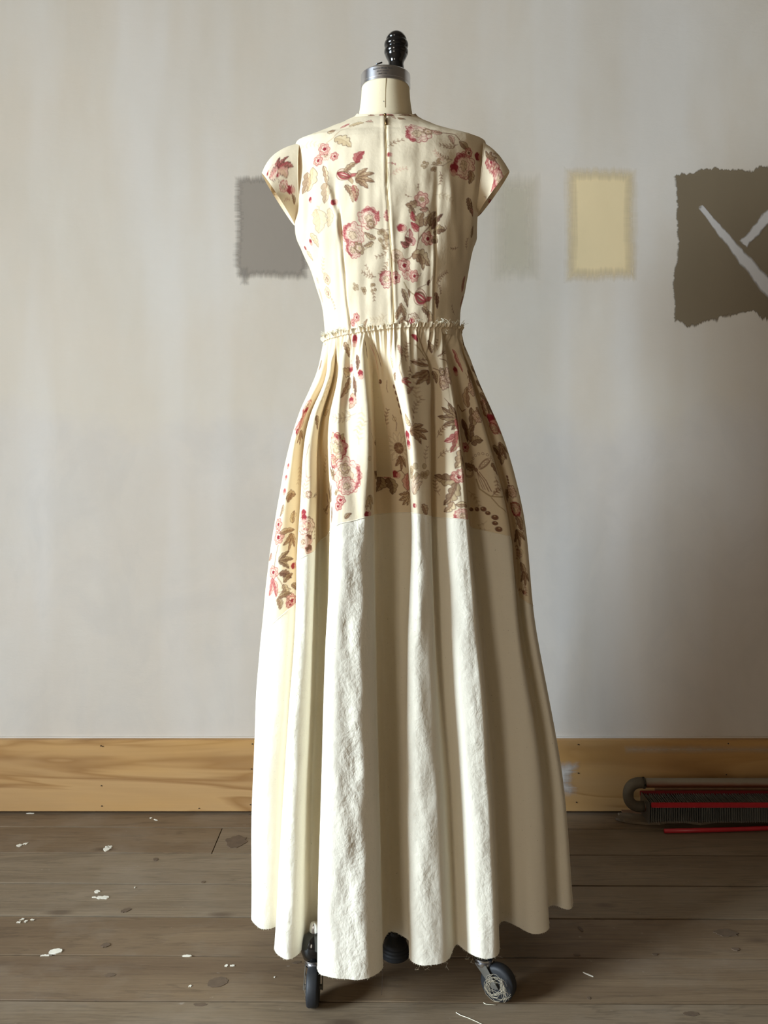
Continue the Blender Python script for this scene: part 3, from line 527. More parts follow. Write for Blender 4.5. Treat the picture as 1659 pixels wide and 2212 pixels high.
MB_SKIRT = [
 ('path',735,700,0,([(0,0),(10,40),(20,80),(18,120)],),dict(w=1.0)), ('spr',720,800,100,(60,6,TN,.5)), ('spr',780,880,110,(44,5,TN,.5)), ('spr',815,880,-95,(46,5,TN,.6)), ('path',868,770,0,([(0,0),(-8,20),(-4,44),(6,60)],),dict(w=1.1)),
 ('spr',700,1030,-80,(40,5,OL,.6)), ('spr',775,960,-70,(44,5,TN,.5)), ('fan',800,1070,80,(26,3,LT,TN,60)), ('spr',905,870,-80,(44,5,TN,.6)), ('path',960,860,0,([(0,0),(14,16),(26,36)],),dict(w=1.2)), ('spr',950,1070,-100,(34,5,BR,.6)),
 ('path',1000,1000,0,([(0,0),(-4,20),(-10,36)],),dict(w=1.2)), ('spr',1012,1060,60,(34,4,OL,.6)), ('rose',1020,840,0,(14,PP,BR)), ('fan',1010,800,75,(30,3,OL,BR,60)), ('spr',690,850,110,(40,5,PK,.6)), ('path',668,960,0,([(0,0),(-6,30),(-4,60)],),dict(w=1.0)), ('spr',650,1000,95,(40,5,TN,.5)), ('spr',640,1210,100,(30,4,BR,.6)), ('spr',655,1060,-100,(40,5,PK,.7)),
 ('bud',768,733,90,(9,)), ('leaf',790,735,85,(34,18,BR,DK,3)), ('leaf',742,740,55,(34,15,TN,BR)), ('leaf',768,765,85,(30,14,BR,DK,3)), ('path',750,720,0,([(0,0),(10,30),(14,70)],)), ('path',800,745,0,([(0,0),(14,20),(22,44)],),dict(w=2.2,c=PK)), ('path',806,742,0,([(0,0),(14,20),(20,42)],),dict(w=1.4,c=BR)),('path',842,735,0,([(0,0),(-4,20),(-12,38)],),dict(w=2,c=CR2)),
 ('leaf',758,802,190,(28,20,LT,TN,3)), ('bud',755,797,-90,(6,)), ('bud',777,806,80,(7,)), ('leaf',762,812,85,(40,10,BR,DK,5)), ('leaf',756,815,118,(44,15,TN,BR,4)), ('leaf',760,848,105,(30,18,PK,TN,3)), ('bud',759,863,90,(5,)), ('spr',768,893,178,(62,6,BR,.45)), ('ring',702,890,0,(6,)), ('spr',660,810,-40,(26,4,PK,.6)),
 ('rose',664,878,0,(15,PP,CR2),dict(side=90)), ('leaf',683,898,62,(30,13,OL,DK,3)), ('leaf',664,885,100,(52,22,PK,CR2,3)), ('fan',652,930,70,(30,3,TN,BR,60)), ('leaf',655,905,140,(34,16,PK,CR2,3)), ('bud',664,888,90,(7,)), ('bud',641,932,0,(5,)), ('leaf',692,777,95,(20,12,TN,BR)),
 ('rose',720,966,0,(26,LT,CR),dict(side=-25,dark=DK)), ('rose',716,996,0,(13,PK,CR),dict(side=120)), ('path',730,1062,0,([(0,0),(-2,-34),(-14,-60)],),dict(w=1.8,c=OL)), ('leaf',727,1036,212,(42,14,OL,DK)), ('leaf',727,1040,240,(30,10,OL,BR)), ('spr',728,1015,-78,(58,6,OL,.7)), ('rose',754,1025,0,(30,PP,CR2),dict(side=30)), ('flo',744,1012,0,(10,LT,BR,LT)), ('rose',750,1050,0,(16,PP,CR2)), ('leaf',740,950,-70,(12,8,LT,OL)),
 ('ber',849,836,82,(5,12,5)), ('leaf',850,822,-60,(16,9,TN,BR)), ('path',848,896,0,([(0,0),(6,16),(2,30)],)), ('ring',852,905,0,(4,)), ('ber',812,832,-20,(3,9,4)), ('path',836,822,0,([(0,0),(-4,14),(-3,22)],)),
 ('fan',815,938,-40,(26,3,OL,DK,80)), ('leaf',820,935,-70,(26,13,OL,DK,3)), ('leaf',812,955,20,(24,13,OL,DK,3)), ('leaf',822,962,110,(20,12,OL,DK,3)), ('path',805,935,0,([(0,0),(24,14),(36,24)],)), ('spr',835,925,-75,(36,5,BR,.7)),
 ('leaf',830,1022,-75,(30,18,OL,DK,3)), ('leaf',822,1026,200,(22,16,OL,DK,3)), ('bud',832,1025,60,(7,)), ('bud',853,1024,20,(7,)), ('leaf',822,1030,110,(30,20,OL,DK,3)), ('leaf',838,1032,82,(32,20,OL,DK,3)), ('path',853,1020,0,([(0,0),(14,-4),(24,6)],),dict(w=1.6)),
 ('dai',862,968,0,(30,)), ('bud',877,940,90,(8,)), ('bud',880,958,80,(7,)), ('fan',864,985,95,(28,3,TN,BR,60)),
 ('fan',886,932,12,(40,4,TN,BR,70)), ('path',884,934,0,([(0,0),(10,-20),(14,-40)],),dict(w=1)), ('leaf',886,920,-110,(24,10,LT,OL)), ('spr',893,900,-55,(40,5,BR,.5)), ('leaf',880,850,-40,(20,8,PK,BR),dict(al=.7)), ('fan',868,823,10,(18,3,PK,CR2,70)),
 ('gra',893,1018,0,(5,12,6)), ('gra',915,1015,0,(6,13,5)), ('fan',893,1068,-62,(42,3,PP,TN,40)), ('leaf',912,1090,60,(24,16,TN,BR)), ('bud',894,1092,0,(4,)), ('leaf',878,1060,-80,(34,22,PK,CR2,3)), ('fan',880,1064,140,(34,4,LT,BR,60)),
 ('spr',878,780,-70,(36,5)), ('spr',888,785,-20,(24,4)), ('spr',885,792,110,(24,3)), ('path',898,745,0,([(0,0),(10,24),(26,46)],),dict(w=2.6,c=OL)), ('fan',924,800,120,(32,3,OL,BR,50)), ('leaf',925,790,200,(22,8,OL,BR)), ('leaf',905,730,60,(20,10,CR2,CR)), ('leaf',890,722,80,(14,8,CR,CR)), ('leaf',928,735,100,(24,12,OL,DK)),
 ('rose',958,826,0,(14,PP,BR)), ('rose',972,812,0,(15,PP,BR)), ('path',935,795,0,([(0,0),(16,4),(22,12)],),dict(w=1.5)), ('flo',955,804,0,(8,OL,DK,OL)), ('leaf',934,802,75,(24,16,OL,DK,3)), ('spr',950,770,-20,(30,4)), ('spr',945,755,-70,(20,3)), ('path',946,770,0,([(0,0),(14,-8),(26,-6)],),dict(w=1.6)), ('path',950,775,0,([(0,0),(16,2),(22,18)],),dict(w=1.6)),
 ('leaf',977,755,72,(44,16,PK,CR,5)), ('bud',984,800,90,(7,)), ('leaf',1000,735,62,(34,10,OL,DK,3)), ('spr',1005,805,75,(26,3)), ('leaf',1020,790,62,(36,20,OL,DK,3)), ('leaf',1028,822,60,(24,16,OL,DK,2)),
 ('fan',990,899,180,(44,5,OL,DK,110)), ('leaf',984,906,80,(26,14,PK,CR)), ('leaf',994,932,150,(36,16,PK,CR,3)), ('leaf',990,935,115,(40,16,OL,CR,3)), ('path',990,900,0,([(0,0),(-10,10),(-22,12)],)),
 ('leaf',1010,880,-75,(42,24,TN,BR,3)), ('leaf',1018,880,110,(50,22,OL,DK,3)), ('path',990,888,0,([(0,0),(16,-14),(24,0),(36,-4)],),dict(w=2)), ('rose',1032,900,0,(13,PP,BR)), ('leaf',998,905,82,(46,14,BR,DK,2)), ('leaf',1028,880,60,(30,14,OL,BR)),
 ('rose',1053,884,0,(22,OL,CR),dict(side=60,dark=DK)), ('bud',1062,905,50,(11,)), ('leaf',1055,912,48,(34,24,PK,CR,3)), ('leaf',1036,850,50,(26,18,OL,DK)),
 ('leaf',1015,955,-62,(36,20,OL,DK,3)), ('leaf',1018,958,-12,(30,20,OL,DK,2)), ('path',1006,966,0,([(0,0),(10,-8),(18,-14)],),dict(w=1.6)), ('flo',1004,966,0,(10,CR2,CR,CR)), ('leaf',996,972,110,(36,20,LT,BR,3)), ('leaf',1001,985,70,(38,14,BR,DK,3)), ('leaf',1025,1010,200,(24,16,OL,BR)), ('bow',1028,1015,0,(34,)), ('spr',1062,1072,-30,(30,5)), ('path',1028,1035,0,([(0,0),(4,18),(20,32),(42,34),(50,28)],),dict(w=3,c=OL)), ('path',1062,1075,0,([(0,0),(8,16),(22,30)],),dict(w=2,c=OL)),
 ('leaf',1064,965,45,(30,20,OL,DK,3)), ('leaf',1072,975,90,(28,22,OL,BR,3)), ('leaf',1080,955,100,(26,14,OL,BR)),
 ('leaf',990,1034,188,(40,24,OL,DK,3)), ('leaf',988,1042,118,(48,20,OL,DK,4)), ('flo',990,1030,0,(12,)), ('flo',994,1022,0,(8,PP,CR2,PP)), ('path',986,1042,0,([(0,0),(-8,24),(-12,44)],)), ('leaf',980,1085,130,(24,14,LT,BR,2)), ('leaf',984,1090,10,(26,12,LT,BR,2)), ('rose',1000,1114,0,(13,PP,CR2),dict(side=120)), ('spr',945,990,-30,(30,4,BR,.7)), ('spr',944,945,-40,(34,5,BR,.8)),
 ('ber',1018,1100,-5,(3,11,4.4)), ('ber',1053,1108,42,(2,12,4.8)), ('ber',1069,1130,72,(2,12,5)), ('spr',1052,1125,150,(18,2,OL,.5)), ('spr',1060,1145,190,(16,2,OL,.5)),
 ('rose',1101,1062,0,(13,PP,BR)), ('fan',1108,1085,80,(26,3,OL,BR,60)), ('spr',1112,1170,95,(34,5,BR,.8)), ('flo',1118,1195,0,(9,PP,BR,TN)), ('leaf',1122,1215,80,(30,14,OL,BR,3)), ('fan',1130,1235,85,(28,3,OL,BR,60)), ('bud',1128,1280,0,(4,BR)), ('spr',1128,1262,80,(22,4,BR,.7)), ('fan',1078,960,80,(30,3,OL,DK,60)), ('rose',1066,925,0,(12,OL,CR)), ('leaf',1062,1000,70,(26,14,OL,BR,3)), ('spr',1070,1030,100,(30,4,BR,.7)), ('fan',1050,870,70,(26,3,OL,DK,60)), ('ber',1097,1050,-88,(4,6,2.5)), ('rose',1110,1100,0,(15,OL,CR),dict(side=100)), ('leaf',1114,1114,80,(30,18,OL,DK,3)), ('spr',1110,1130,40,(26,5)), ('fan',1113,1145,80,(34,3,OL,BR,70)), ('rose',1110,1218,0,(10,PP,BR)), ('ring',1124,1192,0,(5,)), ('spr',1118,1278,-10,(24,3)), ('leaf',1096,1085,-60,(30,18,OL,BR,3)),
 ('leaf',618,1078,-15,(30,20,TN,BR,3)), ('leaf',622,1085,-60,(20,14,TN,BR)), ('leaf',612,1090,100,(24,8,LT,BR)), ('flo',598,1133,0,(12,)), ('flo',598,1160,0,(14,)), ('leaf',603,1152,-8,(38,12,TN,BR,2)), ('fan',630,1152,100,(34,3,TN,BR,60)), ('leaf',632,1130,-85,(24,14,LT,BR,2)), ('ring',640,1112,0,(4,)), ('ring',633,1116,0,(4,)), ('ring',630,1124,0,(4,)), ('ring',648,1110,0,(4,)),
 ('rose',660,1137,0,(20,PP,BR),dict(dark=CR)), ('bud',655,1107,90,(6,)), ('bud',656,1118,90,(6,)), ('bud',667,1163,60,(7,BR)), ('bud',653,1172,80,(6,BR)), ('bud',667,1184,80,(7,BR)), ('spr',682,1130,90,(28,4)), ('rose',655,1170,0,(12,PP,PK)),
 ('path',600,1178,0,([(0,0),(-5,24),(-4,50),(14,74),(34,84)],),dict(w=1.6)), ('fan',602,1212,-5,(34,3,OL,DK,70)), ('bud',636,1222,0,(6,)), ('leaf',604,1238,20,(30,16,BR,DK,4)), ('leaf',612,1258,-35,(26,12,OL,BR,3)), ('leaf',612,1262,75,(26,14,LT,BR,3)), ('flo',587,1236,0,(12,)), ('leaf',586,1248,100,(36,14,PK,CR,3)), ('leaf',588,1250,75,(34,10,PK,CR,2)), ('leaf',584,1195,120,(18,10,PK,BR)), ('leaf',630,1262,40,(20,12,OL,BR)),
 ('spr',600,1280,10,(30,4)), ('leaf',602,1290,-15,(26,12,OL,BR,3)), ('leaf',600,1292,75,(22,12,OL,BR,3)), ('flo',632,1297,0,(14,)), ('flo',627,1306,0,(8,)), ('path',600,1290,0,([(0,0),(14,0),(26,8)],)),
 ('spr',658,1085,-80,(46,6,PK,.8)), ('flo',668,1068,0,(7,PP,BR,PP)), ('spr',676,1075,-10,(24,4,DK,.8)), ('fan',712,1085,-105,(38,3,OL,DK,50)), ('bow',706,1092,180,(18,)), ('leaf',714,1094,95,(30,9,BR,DK)), ('flo',735,1080,0,(9,)), ('flo',729,1094,0,(8,)), ('gra',722,1062,0,(4,4,3)), ('leaf',745,1120,-40,(14,8,TN,BR)), ('bud',793,1111,0,(6,CR)), ('spr',790,1108,-60,(14,2)),
 ('bud',612,1060,90,(5,CR2)), ('bud',616,1030,90,(4,CR2)), ('bud',620,1005,90,(4,CR2)), ('spr',700,900,-60,(14,3,BR,.5)), ('spr',795,900,60,(30,4,PK,.5)), ('ring',800,990,0,(4,)), ('spr',920,1000,-80,(30,4,BR,.5)), ('leaf',840,770,70,(24,12,LT,OL),dict(al=.6)), ('leaf',860,745,80,(22,10,PK,BR),dict(al=.7))
]
# ------------------------------------------------------------------ dress form + dress
DC = 1.53
def zc(y, d=DC): return CH+(HY-y)*d/F
def xc(x, d=DC): return (x-CX)*d/F
dress = empty('dress', (xc(845), DC, .06), 'long floral cotton dress with cap sleeves and plain cream canvas lower skirt', 'dress')
form = empty('dress_form', (xc(855), DC, 0), 'dress form with cream neck, silver cap, black finial and castored base, inside the dress', 'dress form')
# bodice
BR_ = [ # y, xl, xr, back, front
 (246,774,895,.054,.054),(250,768,901,.058,.058),(258,750,914,.064,.060),(266,735,930,.069,.062),(276,714,950,.074,.064),(290,686,990,.080,.066),(303,658,1032,.084,.068),(312,641,1048,.088,.07),(325,638,1049,.093,.075),
 (345,637,1047,.100,.085),(400,637,1041,.112,.105),(460,637,1032,.116,.13),(500,639,1029,.114,.135),(515,641,1029,.113,.134),(540,651,1022,.110,.128),(580,669,1012,.104,.12),(630,686,1003,.097,.11),(680,698,994,.093,.10),(720,702,991,.091,.095),(760,703,992,.092,.095)]
ys = np.array([b[0] for b in BR_], float); Bt = np.array(BR_, float)
def pchip(x, xp, fp):                                   # smooth monotone interpolation, works on columns
    xp = np.asarray(xp, float); fp = np.asarray(fp, float); h = np.diff(xp); dl = np.diff(fp, axis=0)/(h if fp.ndim == 1 else h.reshape(-1, *[1]*(fp.ndim-1)))
    m = np.zeros_like(fp); a, b = dl[:-1], dl[1:]; ok = a*b > 0
    with np.errstate(divide='ignore', invalid='ignore'): m[1:-1] = np.where(ok, 2*a*b/(a+b), 0)
    m[0] = dl[0]; m[-1] = dl[-1]; x = np.asarray(x, float); i = np.clip(np.searchsorted(xp, x)-1, 0, len(xp)-2); t = (x-xp[i])/h[i]
    if fp.ndim > 1: t = t.reshape(t.shape+(1,)*(fp.ndim-1)); hh = h[i].reshape(t.shape)
    else: hh = h[i]
    return fp[i]*(1+2*t)*(1-t)**2+fp[i+1]*t*t*(3-2*t)+hh*(m[i]*t*(1-t)**2-m[i+1]*t*t*(1-t))
def smooth_noise(u, v, seed, fu, fv):                   # cheap band-limited noise
    r = np.random.default_rng(seed); out = 0
    for k in range(14):
        a, b = r.normal(0, fu), r.normal(0, fv); out = out+np.sin(a*u+b*v+r.uniform(0, 6.28))
    return out/3.7
def bodice_grid(th, yy):
    R = pchip(yy, ys, Bt[:, 1:]); xl, xr, b, f = (R[:, k][:, None] for k in range(4))
    s, c = np.sin(th)[None], np.cos(th)[None]
    ex = .86
    X = xc((xl+xr)/2)+xc(CX+(xr-xl)/2)*np.sign(s)*np.abs(s)**ex
    Y = DC-np.where(c > 0, b*np.abs(c)**.92, -f*np.abs(c)**.92)
    dip = .024*np.clip((330-yy)/84, 0, 1)[:, None]**1.0
    Z = zc(yy)[:, None]-dip*np.clip(c, 0, 1)**.8+0*s
    xpx = CX+F*X/Y; ypx = HY-F*(Z-CH)/Y
    back = c > 0; N = np.where(back, 1., 0)
    def fold(x0, y0, x1, y1, w, a, soft=60):             # vertical soft fold from (x0,y0) to (x1,y1), outwards by a metres
        t = np.clip((ypx-y0)/(y1-y0), 0, 1); cx = x0+(x1-x0)*t; en = np.clip((ypx-y0+soft)/soft, 0, 1)*np.clip((y1+soft-ypx)/soft, 0, 1)
        return a*np.exp(-((xpx-cx)/w)**2)*en
    D = fold(650,380,655,470,8,.0035)+fold(663,360,668,440,8,-.0035)+fold(708,400,728,470,6,.004)+fold(722,430,735,500,6,-.004)+fold(975,420,985,520,9,.004)+fold(945,400,938,500,7,-.004)+fold(1000,440,1003,520,8,-.003)+fold(1025,380,1018,460,7,.003)+fold(1010,360,1008,430,7,-.003)
    # darts and centre seam : narrow grooves
    for pts in (((733,452),(745,600),(757,709)), ((944,452),(941,600),(938,706))):
        cx = np.interp(ypx, [p[1] for p in pts], [p[0] for p in pts]); en = np.clip((ypx-440)/25, 0, 1)
        D = D-.0022*np.exp(-((xpx-cx)/1.8)**2)*en+.0022*np.exp(-((xpx-cx+6)/4)**2)*en
    cx = np.interp(ypx, [250,400,560,705], [833,836,846,851]); D = D-.0025*np.exp(-((xpx-cx)/1.7)**2)+.0014*np.exp(-((xpx-cx-5)/4)**2)+.0012*np.exp(-((xpx-cx+6)/4)**2)
    lw = np.clip((ypx-330)/60, 0.35, 1)
    D = D+.0011*smooth_noise(X*1, Z, 3, 95, 22)*lw+.0009*smooth_noise(X, Z, 5, 70, 70)+.0013*smooth_noise(X+Z*.7, Z, 8, 60, 25)*np.clip((ypx-600)/60, 0, 1)
    return X+D*s*.6, Y-D*N*(.3+.7*np.abs(c)), Z
yy = np.concatenate([np.linspace(246, 731, 400)])
thb = np.linspace(-math.pi/2*1.04, math.pi/2*1.04, 430); thf = np.linspace(math.pi/2*1.04, 1.5*math.pi-.04*math.pi/2, 60)[1:-1]
th = np.concatenate([thb, thf])
BX, BY, BZ = bodice_grid(th, yy); PB = np.stack([BX, BY, BZ], -1)
r0 = 160; seg = np.linalg.norm(np.diff(PB[r0], axis=0), axis=1); SB = np.tile(np.concatenate([[0], np.cumsum(seg)])-seg[:215].sum(), (len(yy), 1)); TB = BZ.copy()
TB = np.interp(np.arange(len(yy)), np.arange(len(yy)), zc(yy))[:, None]+0*SB
# near the shoulders rows crowd towards the ridge: use real lengths down the centre back
dl = np.linalg.norm(np.diff(PB[:, 215], axis=0), axis=1); TB = -(np.concatenate([[0], np.cumsum(dl)]))[:, None]+0*SB
colB = paint(PB, SB, TB, MB_BODICE, BASE, 10, (.30, .75, -.42, -.05), seed=2)
# outside the shoulder yoke cut the underarm: plain tube is fine, sleeves cover it
grid_mesh('bodice', PB, M['print'], dress, True, colB, {'crumple': np.full(SB.shape, .55)})
# neck band
thn = np.linspace(-math.pi, math.pi, 140); rows = []
for q in (0, .25, .5, .75, 1):
    X, Y, Z = bodice_grid(thn, np.array([246+q*5.5, 247+q*5.5])); cxn = xc(834.5)
    o = .0012+.0009*math.sin(math.pi*q); rows.append(np.stack([cxn+(X[0]-cxn)*(1+o/.055), DC+(Y[0]-DC)*(1+o/.055), Z[0]+.0015-(.0045*q)], -1))
PN = np.array(rows); SN = np.tile(np.linspace(-.2, .2, 140), (5, 1)); TN_ = np.repeat(np.linspace(.01, 0, 5)[:, None], 140, 1)
grid_mesh('neck_band', PN, M['print'], dress, False, paint(PN, SN, TN_, [('leaf',820,247,0,(24,8,PK,BR)), ('leaf',860,250,0,(24,10,OL,DK)), ('leaf',795,249,10,(18,7,PK,BR))], BASE, 6, (-.15, .15, 0, .01), seed=9), {'crumple': np.full(SN.shape, .3)})
# zipper lips + pull
def bod_pt(x, y, out=.001):
    d = DC-.09
    pr = (CX+F*BX/BY-x)**2+(HY-F*(BZ-CH)/BY-y)**2; i = np.unravel_index(np.argmin(np.where(BY < DC, pr, 1e9)), pr.shape); p = PB[i].copy(); p[1] -= out; return p
m = MB()
for off in (-1.7, 1.9):
    pts = [bod_pt(np.interp(y, [250,400,560,705], [833,836,846,851])+off, y, .0002) for y in np.linspace(254, 703, 70)]
    pts = [tuple(np.mean(pts[max(0, k-2):k+3], axis=0)) for k in range(len(pts))]; m.tube(pts, .00055, 6)
zp = m.build('zipper', M['print'], dress); zp['label'] = 'concealed zip with piped lips down the centre back'
zp.data.color_attributes.new('Print', 'FLOAT_COLOR', 'POINT').data.foreach_set('color', list(rgba((236, 218, 176)))*len(zp.data.vertices))
a, b = bod_pt(833, 256, .004), bod_pt(834.5, 270, .004)
m = MB(); m.tube([a, (a+b)/2-np.array([0, .001, 0]), b], [.0016, .0022, .0016], 8); m.lathe([(.0022, 0), (.0024, .003), (.0018, .005)], tuple(bod_pt(832, 252, .002)), (0, -.3, 1), 10); m.build('zipper_pull', M['brass'], zp)
m = MB()
for pts in (((733,455),(745,600),(757,708)), ((944,455),(941,600),(938,706))):
    q = [bod_pt(np.interp(y, [p[1] for p in pts], [p[0] for p in pts]), y, .0001) for y in np.linspace(455, 706, 50)]
    q = [tuple(np.mean(q[max(0, k-2):k+3], axis=0)) for k in range(len(q))]
    mm = MB(); mm.tube(q, .0004, 5); o = mm.build('dart_seam', M['print'], dress)
    o.data.color_attributes.new('Print', 'FLOAT_COLOR', 'POINT').data.foreach_set('color', list(rgba((232, 212, 170)))*len(o.data.vertices))
# cap sleeves : loft from the armhole loop to the sleeve hem loop
def sleeve(side, top_in, top_mid, tip, bot, armtop, armbot, motifs, label):
    n = 190; nv = 80; P = np.zeros((nv, n, 3)); a = np.linspace(0, 2*math.pi, n, endpoint=True)
    A0, A1 = np.array([xc(armtop[0]), 0, zc(armtop[1], DC-.02)]), np.array([xc(armbot[0]), 0, zc(armbot[1])])
    T0, T1 = np.array([xc(tip[0]), 0, zc(tip[1], DC-.01)]), np.array([xc(bot[0]), 0, zc(bot[1])])
    mt = np.array([xc(top_mid[0]), 0, zc(top_mid[1], DC-.01)])
    for j in range(nv):
        t = j/(nv-1)
        top = (1-t)**2*A0+2*t*(1-t)*(2*mt-.5*A0-.5*T0)+t*t*T0; bo = A1+(T1-A1)*t
        dep = .050+.010*t
        c = (top+bo)/2; h = (top-bo)/2; k = (1+np.cos(a))/2
        for ax in (0, 2): P[j, :, ax] = c[ax]+h[ax]*np.sign(np.cos(a))*np.abs(np.cos(a))**.9
        P[j, :, 1] = DC-.012-dep*np.sin(a)*(1-.05*np.cos(a))
        P[j, :, 0] += side*.006*np.sin(math.pi*t)*np.clip(np.sin(a), 0, 1)
        P[j, :, 1] -= .0012*smooth_noise(P[j, :, 0]+0*a, P[j, :, 2], 21+side, 60, 60)*math.sin(math.pi*t)
    S = np.tile((a-math.pi/2)*.075*0+0, (nv, 1)); L = np.linspace(0, 1, nv)[:, None]
    # cloth coordinates follow real lengths
    q = n//4; lr = np.concatenate([[0], np.cumsum(np.linalg.norm(np.diff(P[:, q], axis=0), axis=1))]); S = side*lr[:, None]+0*S
    la = np.concatenate([[0], np.cumsum(np.linalg.norm(np.diff(P[nv//2], axis=0), axis=1))]); T = -la[None, :]+0*S
    col = paint(P, S, T, motifs, BASE, 0, None, seed=5+side)
    o = grid_mesh('cap_sleeve', P, M['print'], dress, False, col, {'crumple': np.full(S.shape, .45)}); o['label'] = label
    return P
PL = sleeve(-1, None, (602, 334), (569, 380), (637, 487), (650, 309), (652, 482), MB_SL, 'floral cap sleeve, lit side')
PR_ = sleeve(1, None, (1068, 336), (1097, 376), (1031, 467), (1040, 307), (1024, 468), MB_SR, 'floral cap sleeve, shaded side')
for P in (PL, PR_):
    m = MB(); m.tube([tuple(p) for p in P[0, ::3]], .0007, 5, False); o = m.build('armhole_seam', M['print'], dress)
    o.data.color_attributes.new('Print', 'FLOAT_COLOR', 'POINT').data.foreach_set('color', list(rgba((238, 222, 190)))*len(o.data.vertices))
# ---- skirt : fold features, x at seven levels (photo px) and depth at the hem
ROW = [728, 800, 900, 1100, 1400, 1750, 2050]
FE = [ # name, x at rows, hem depth, seam y, crumple
 ('sil', (702,680,643,602,562,544,542), 1.530, 1357, .3), ('A1', (706,690,652,618,585,568,567), 1.498, 1335, .6), ('A2', (710,700,662,638,620,601,598), 1.508, 1307, .3), ('A3', (713,706,672,655,641,623,612), 1.540, 1290, 0),
 ('A4', (712,705,671,653,639,618,606), 1.50, 1240, 0), ('B0', (712,704,669,648,633,608,592), 1.440, 1208, .3), ('B1', (718,712,680,664,650,630,618), 1.412, 1198, .9), ('B2', (724,718,691,681,673,658,647), 1.426, 1188, .3), ('B3', (726,720,694,684,678,667,662), 1.468, 1178, 0), ('V1', (730,724,702,690,688,677,673), 1.500, 1170, 0),
 ('V1b', (736,730,709,706,708,698,697), 1.470, 1157, 0), ('C0', (738,732,717,720,703,692,683), 1.384, 1138, .2), ('C1', (748,740,729,736,722,712,708), 1.362, 1130, .2), ('C2', (760,755,750,765,755,755,755), 1.357, 1124, 1), ('C3', (780,783,793,792,786,790,797), 1.360, 1116, .8), ('C4', (786,795,803,808,812,820,827), 1.388, 1113, .1), ('C5', (789,799,804,806,808,816,823), 1.440, 1112, 0),
 ('V2', (798,806,812,820,825,832,840), 1.490, 1110, 0), ('V2b', (815,822,835,862,862,862,868), 1.478, 1107, 0), ('V2c', (835,845,866,888,884,884,890), 1.450, 1107, 0), ('D0', (838,848,870,888,879,877,884), 1.412, 1107, .3), ('D1', (852,866,885,900,898,903,912), 1.393, 1109, .8), ('D2', (872,893,912,917,918,935,945), 1.398, 1112, .5), ('D3', (893,927,931,932,938,957,970), 1.412, 1115, 0),
 ('V3', (894,927,930,932,943,972,985), 1.452, 1117, 0), ('V3b', (905,940,948,952,965,990,1003), 1.438, 1118, 0), ('E1', (925,952,965,975,990,1012,1026), 1.420, 1119, .2), ('E2', (940,964,981,998,1018,1042,1052), 1.414, 1121, .7), ('E3', (948,972,990,1011,1037,1065,1079), 1.428, 1123, .2), ('E4', (950,974,991,1011,1036,1064,1077), 1.500, 1128, 0),
 ('V4', (955,981,997,1016,1043,1072,1087), 1.524, 1140, 0), ('F1', (962,992,1010,1037,1070,1102,1115), 1.508, 1145, .1), ('F2', (970,1005,1028,1070,1105,1142,1150), 1.486, 1153, .1), ('F3', (976,1012,1041,1091,1125,1170,1186), 1.500, 1158, 0), ('F4', (977,1013,1041,1090,1123,1166,1182), 1.560, 1220, 0),
 ('V5', (981,1016,1047,1097,1132,1178,1195), 1.576, 1282, 0), ('G1', (986,1020,1058,1110,1145,1198,1220), 1.562, 1290, .1), ('G2', (991,1026,1068,1122,1156,1210,1236), 1.566, 1302, 0), ('sil2', (993,1027,1070,1125,1160,1213,1240), 1.595, 1306, 0)]
NV = len(FE)
CXr = np.array([848, 852, 856, 862, 862, 878, 890.]); HWr = np.array([147, 176, 216, 264, 302, 337, 352.])
DCr = np.array([1.53, 1.53, 1.53, 1.535, 1.54, 1.55, 1.56]); Br = np.array([.095, .120, .142, .168, .188, .200, .205]); AMP = np.array([.06, .40, .62, .82, .93, 1, 1])
Zr = np.array([1.135, 1.065, .985, .828, .593, .320, .085])
FRONT = [1, 1, 1, 1, .994, .985, .9716]                 # the hem swings towards the camera
def hull(x, r): u = np.clip((x-CXr[r])/HWr[r], -1, 1); return DCr[r]-Br[r]*(1-u*u)**.75
feat = []
for nm, xs, dh, sy, cr in FE:
    off = dh-hull(xs[6], 6)
    pts = []
    for r in range(7):
        d = hull(xs[r], r)+off*AMP[r]*(.35 if nm in ('V1', 'V1b') and r in (1, 2) else 1)
        if r == 0:
            sn = min(1, abs((xs[0]-847.5)/146.5))**(1/.86); d = DC-.0945*math.sqrt(1-sn*sn)**.92
        if nm == 'C2' and r in (1, 2): d += .012
        if nm in ('D1',) and r in (1, 2): d -= .008
        d *= FRONT[r]; z = Zr[r]
        if r == 0: z = np.interp(xs[0], [702, 760, 850, 990], [1.1256, 1.132, 1.1397, 1.147])
        pts.append((xc(xs[r], d), d, z))
    zs = CH+(HY-sy)*(hull(np.interp(sy, ROW, xs), 3)+off*.85)/F
    feat.append((pts, zs, cr))
nf = 30; left7 = [feat[0][0][r] for r in range(7)]; right7 = [feat[-1][0][r] for r in range(7)]
for k in range(1, nf):
    ph = math.pi*k/nf; pts = []
    for r in range(7):
        xl, yl, _ = left7[r]; xr, yr, _ = right7[r]; cx = (xl+xr)/2; hw = (xr-xl)/2; fd = [.098, .125, .145, .17, .20, .235, .25][r]
        w = 1+AMP[r]*.10*math.cos(k*math.pi*.5+.6)
        z = Zr[r] if r else 1.137
        pts.append((cx+hw*math.cos(ph)*(w if 4 < k < nf-4 else 1), (yr+(yl-yr)*k/nf)+fd*math.sin(ph)*w, z))
    feat.append((pts, .60, .2))
G = np.array([f[0] for f in feat]); ZS = np.array([f[1] for f in feat]); CRU = np.array([f[2] for f in feat]); K = len(feat)
def usamples(step_vis, step_far):
    c = G[:, 3]; out = []
    for k in range(K):
        L = np.linalg.norm(c[(k+1) % K]-c[k]); st = step_vis if k < NV-1 else step_far
        n = max(3, int(L/st)); out += [(k+i/n) for i in range(n)]
    return np.array(out)
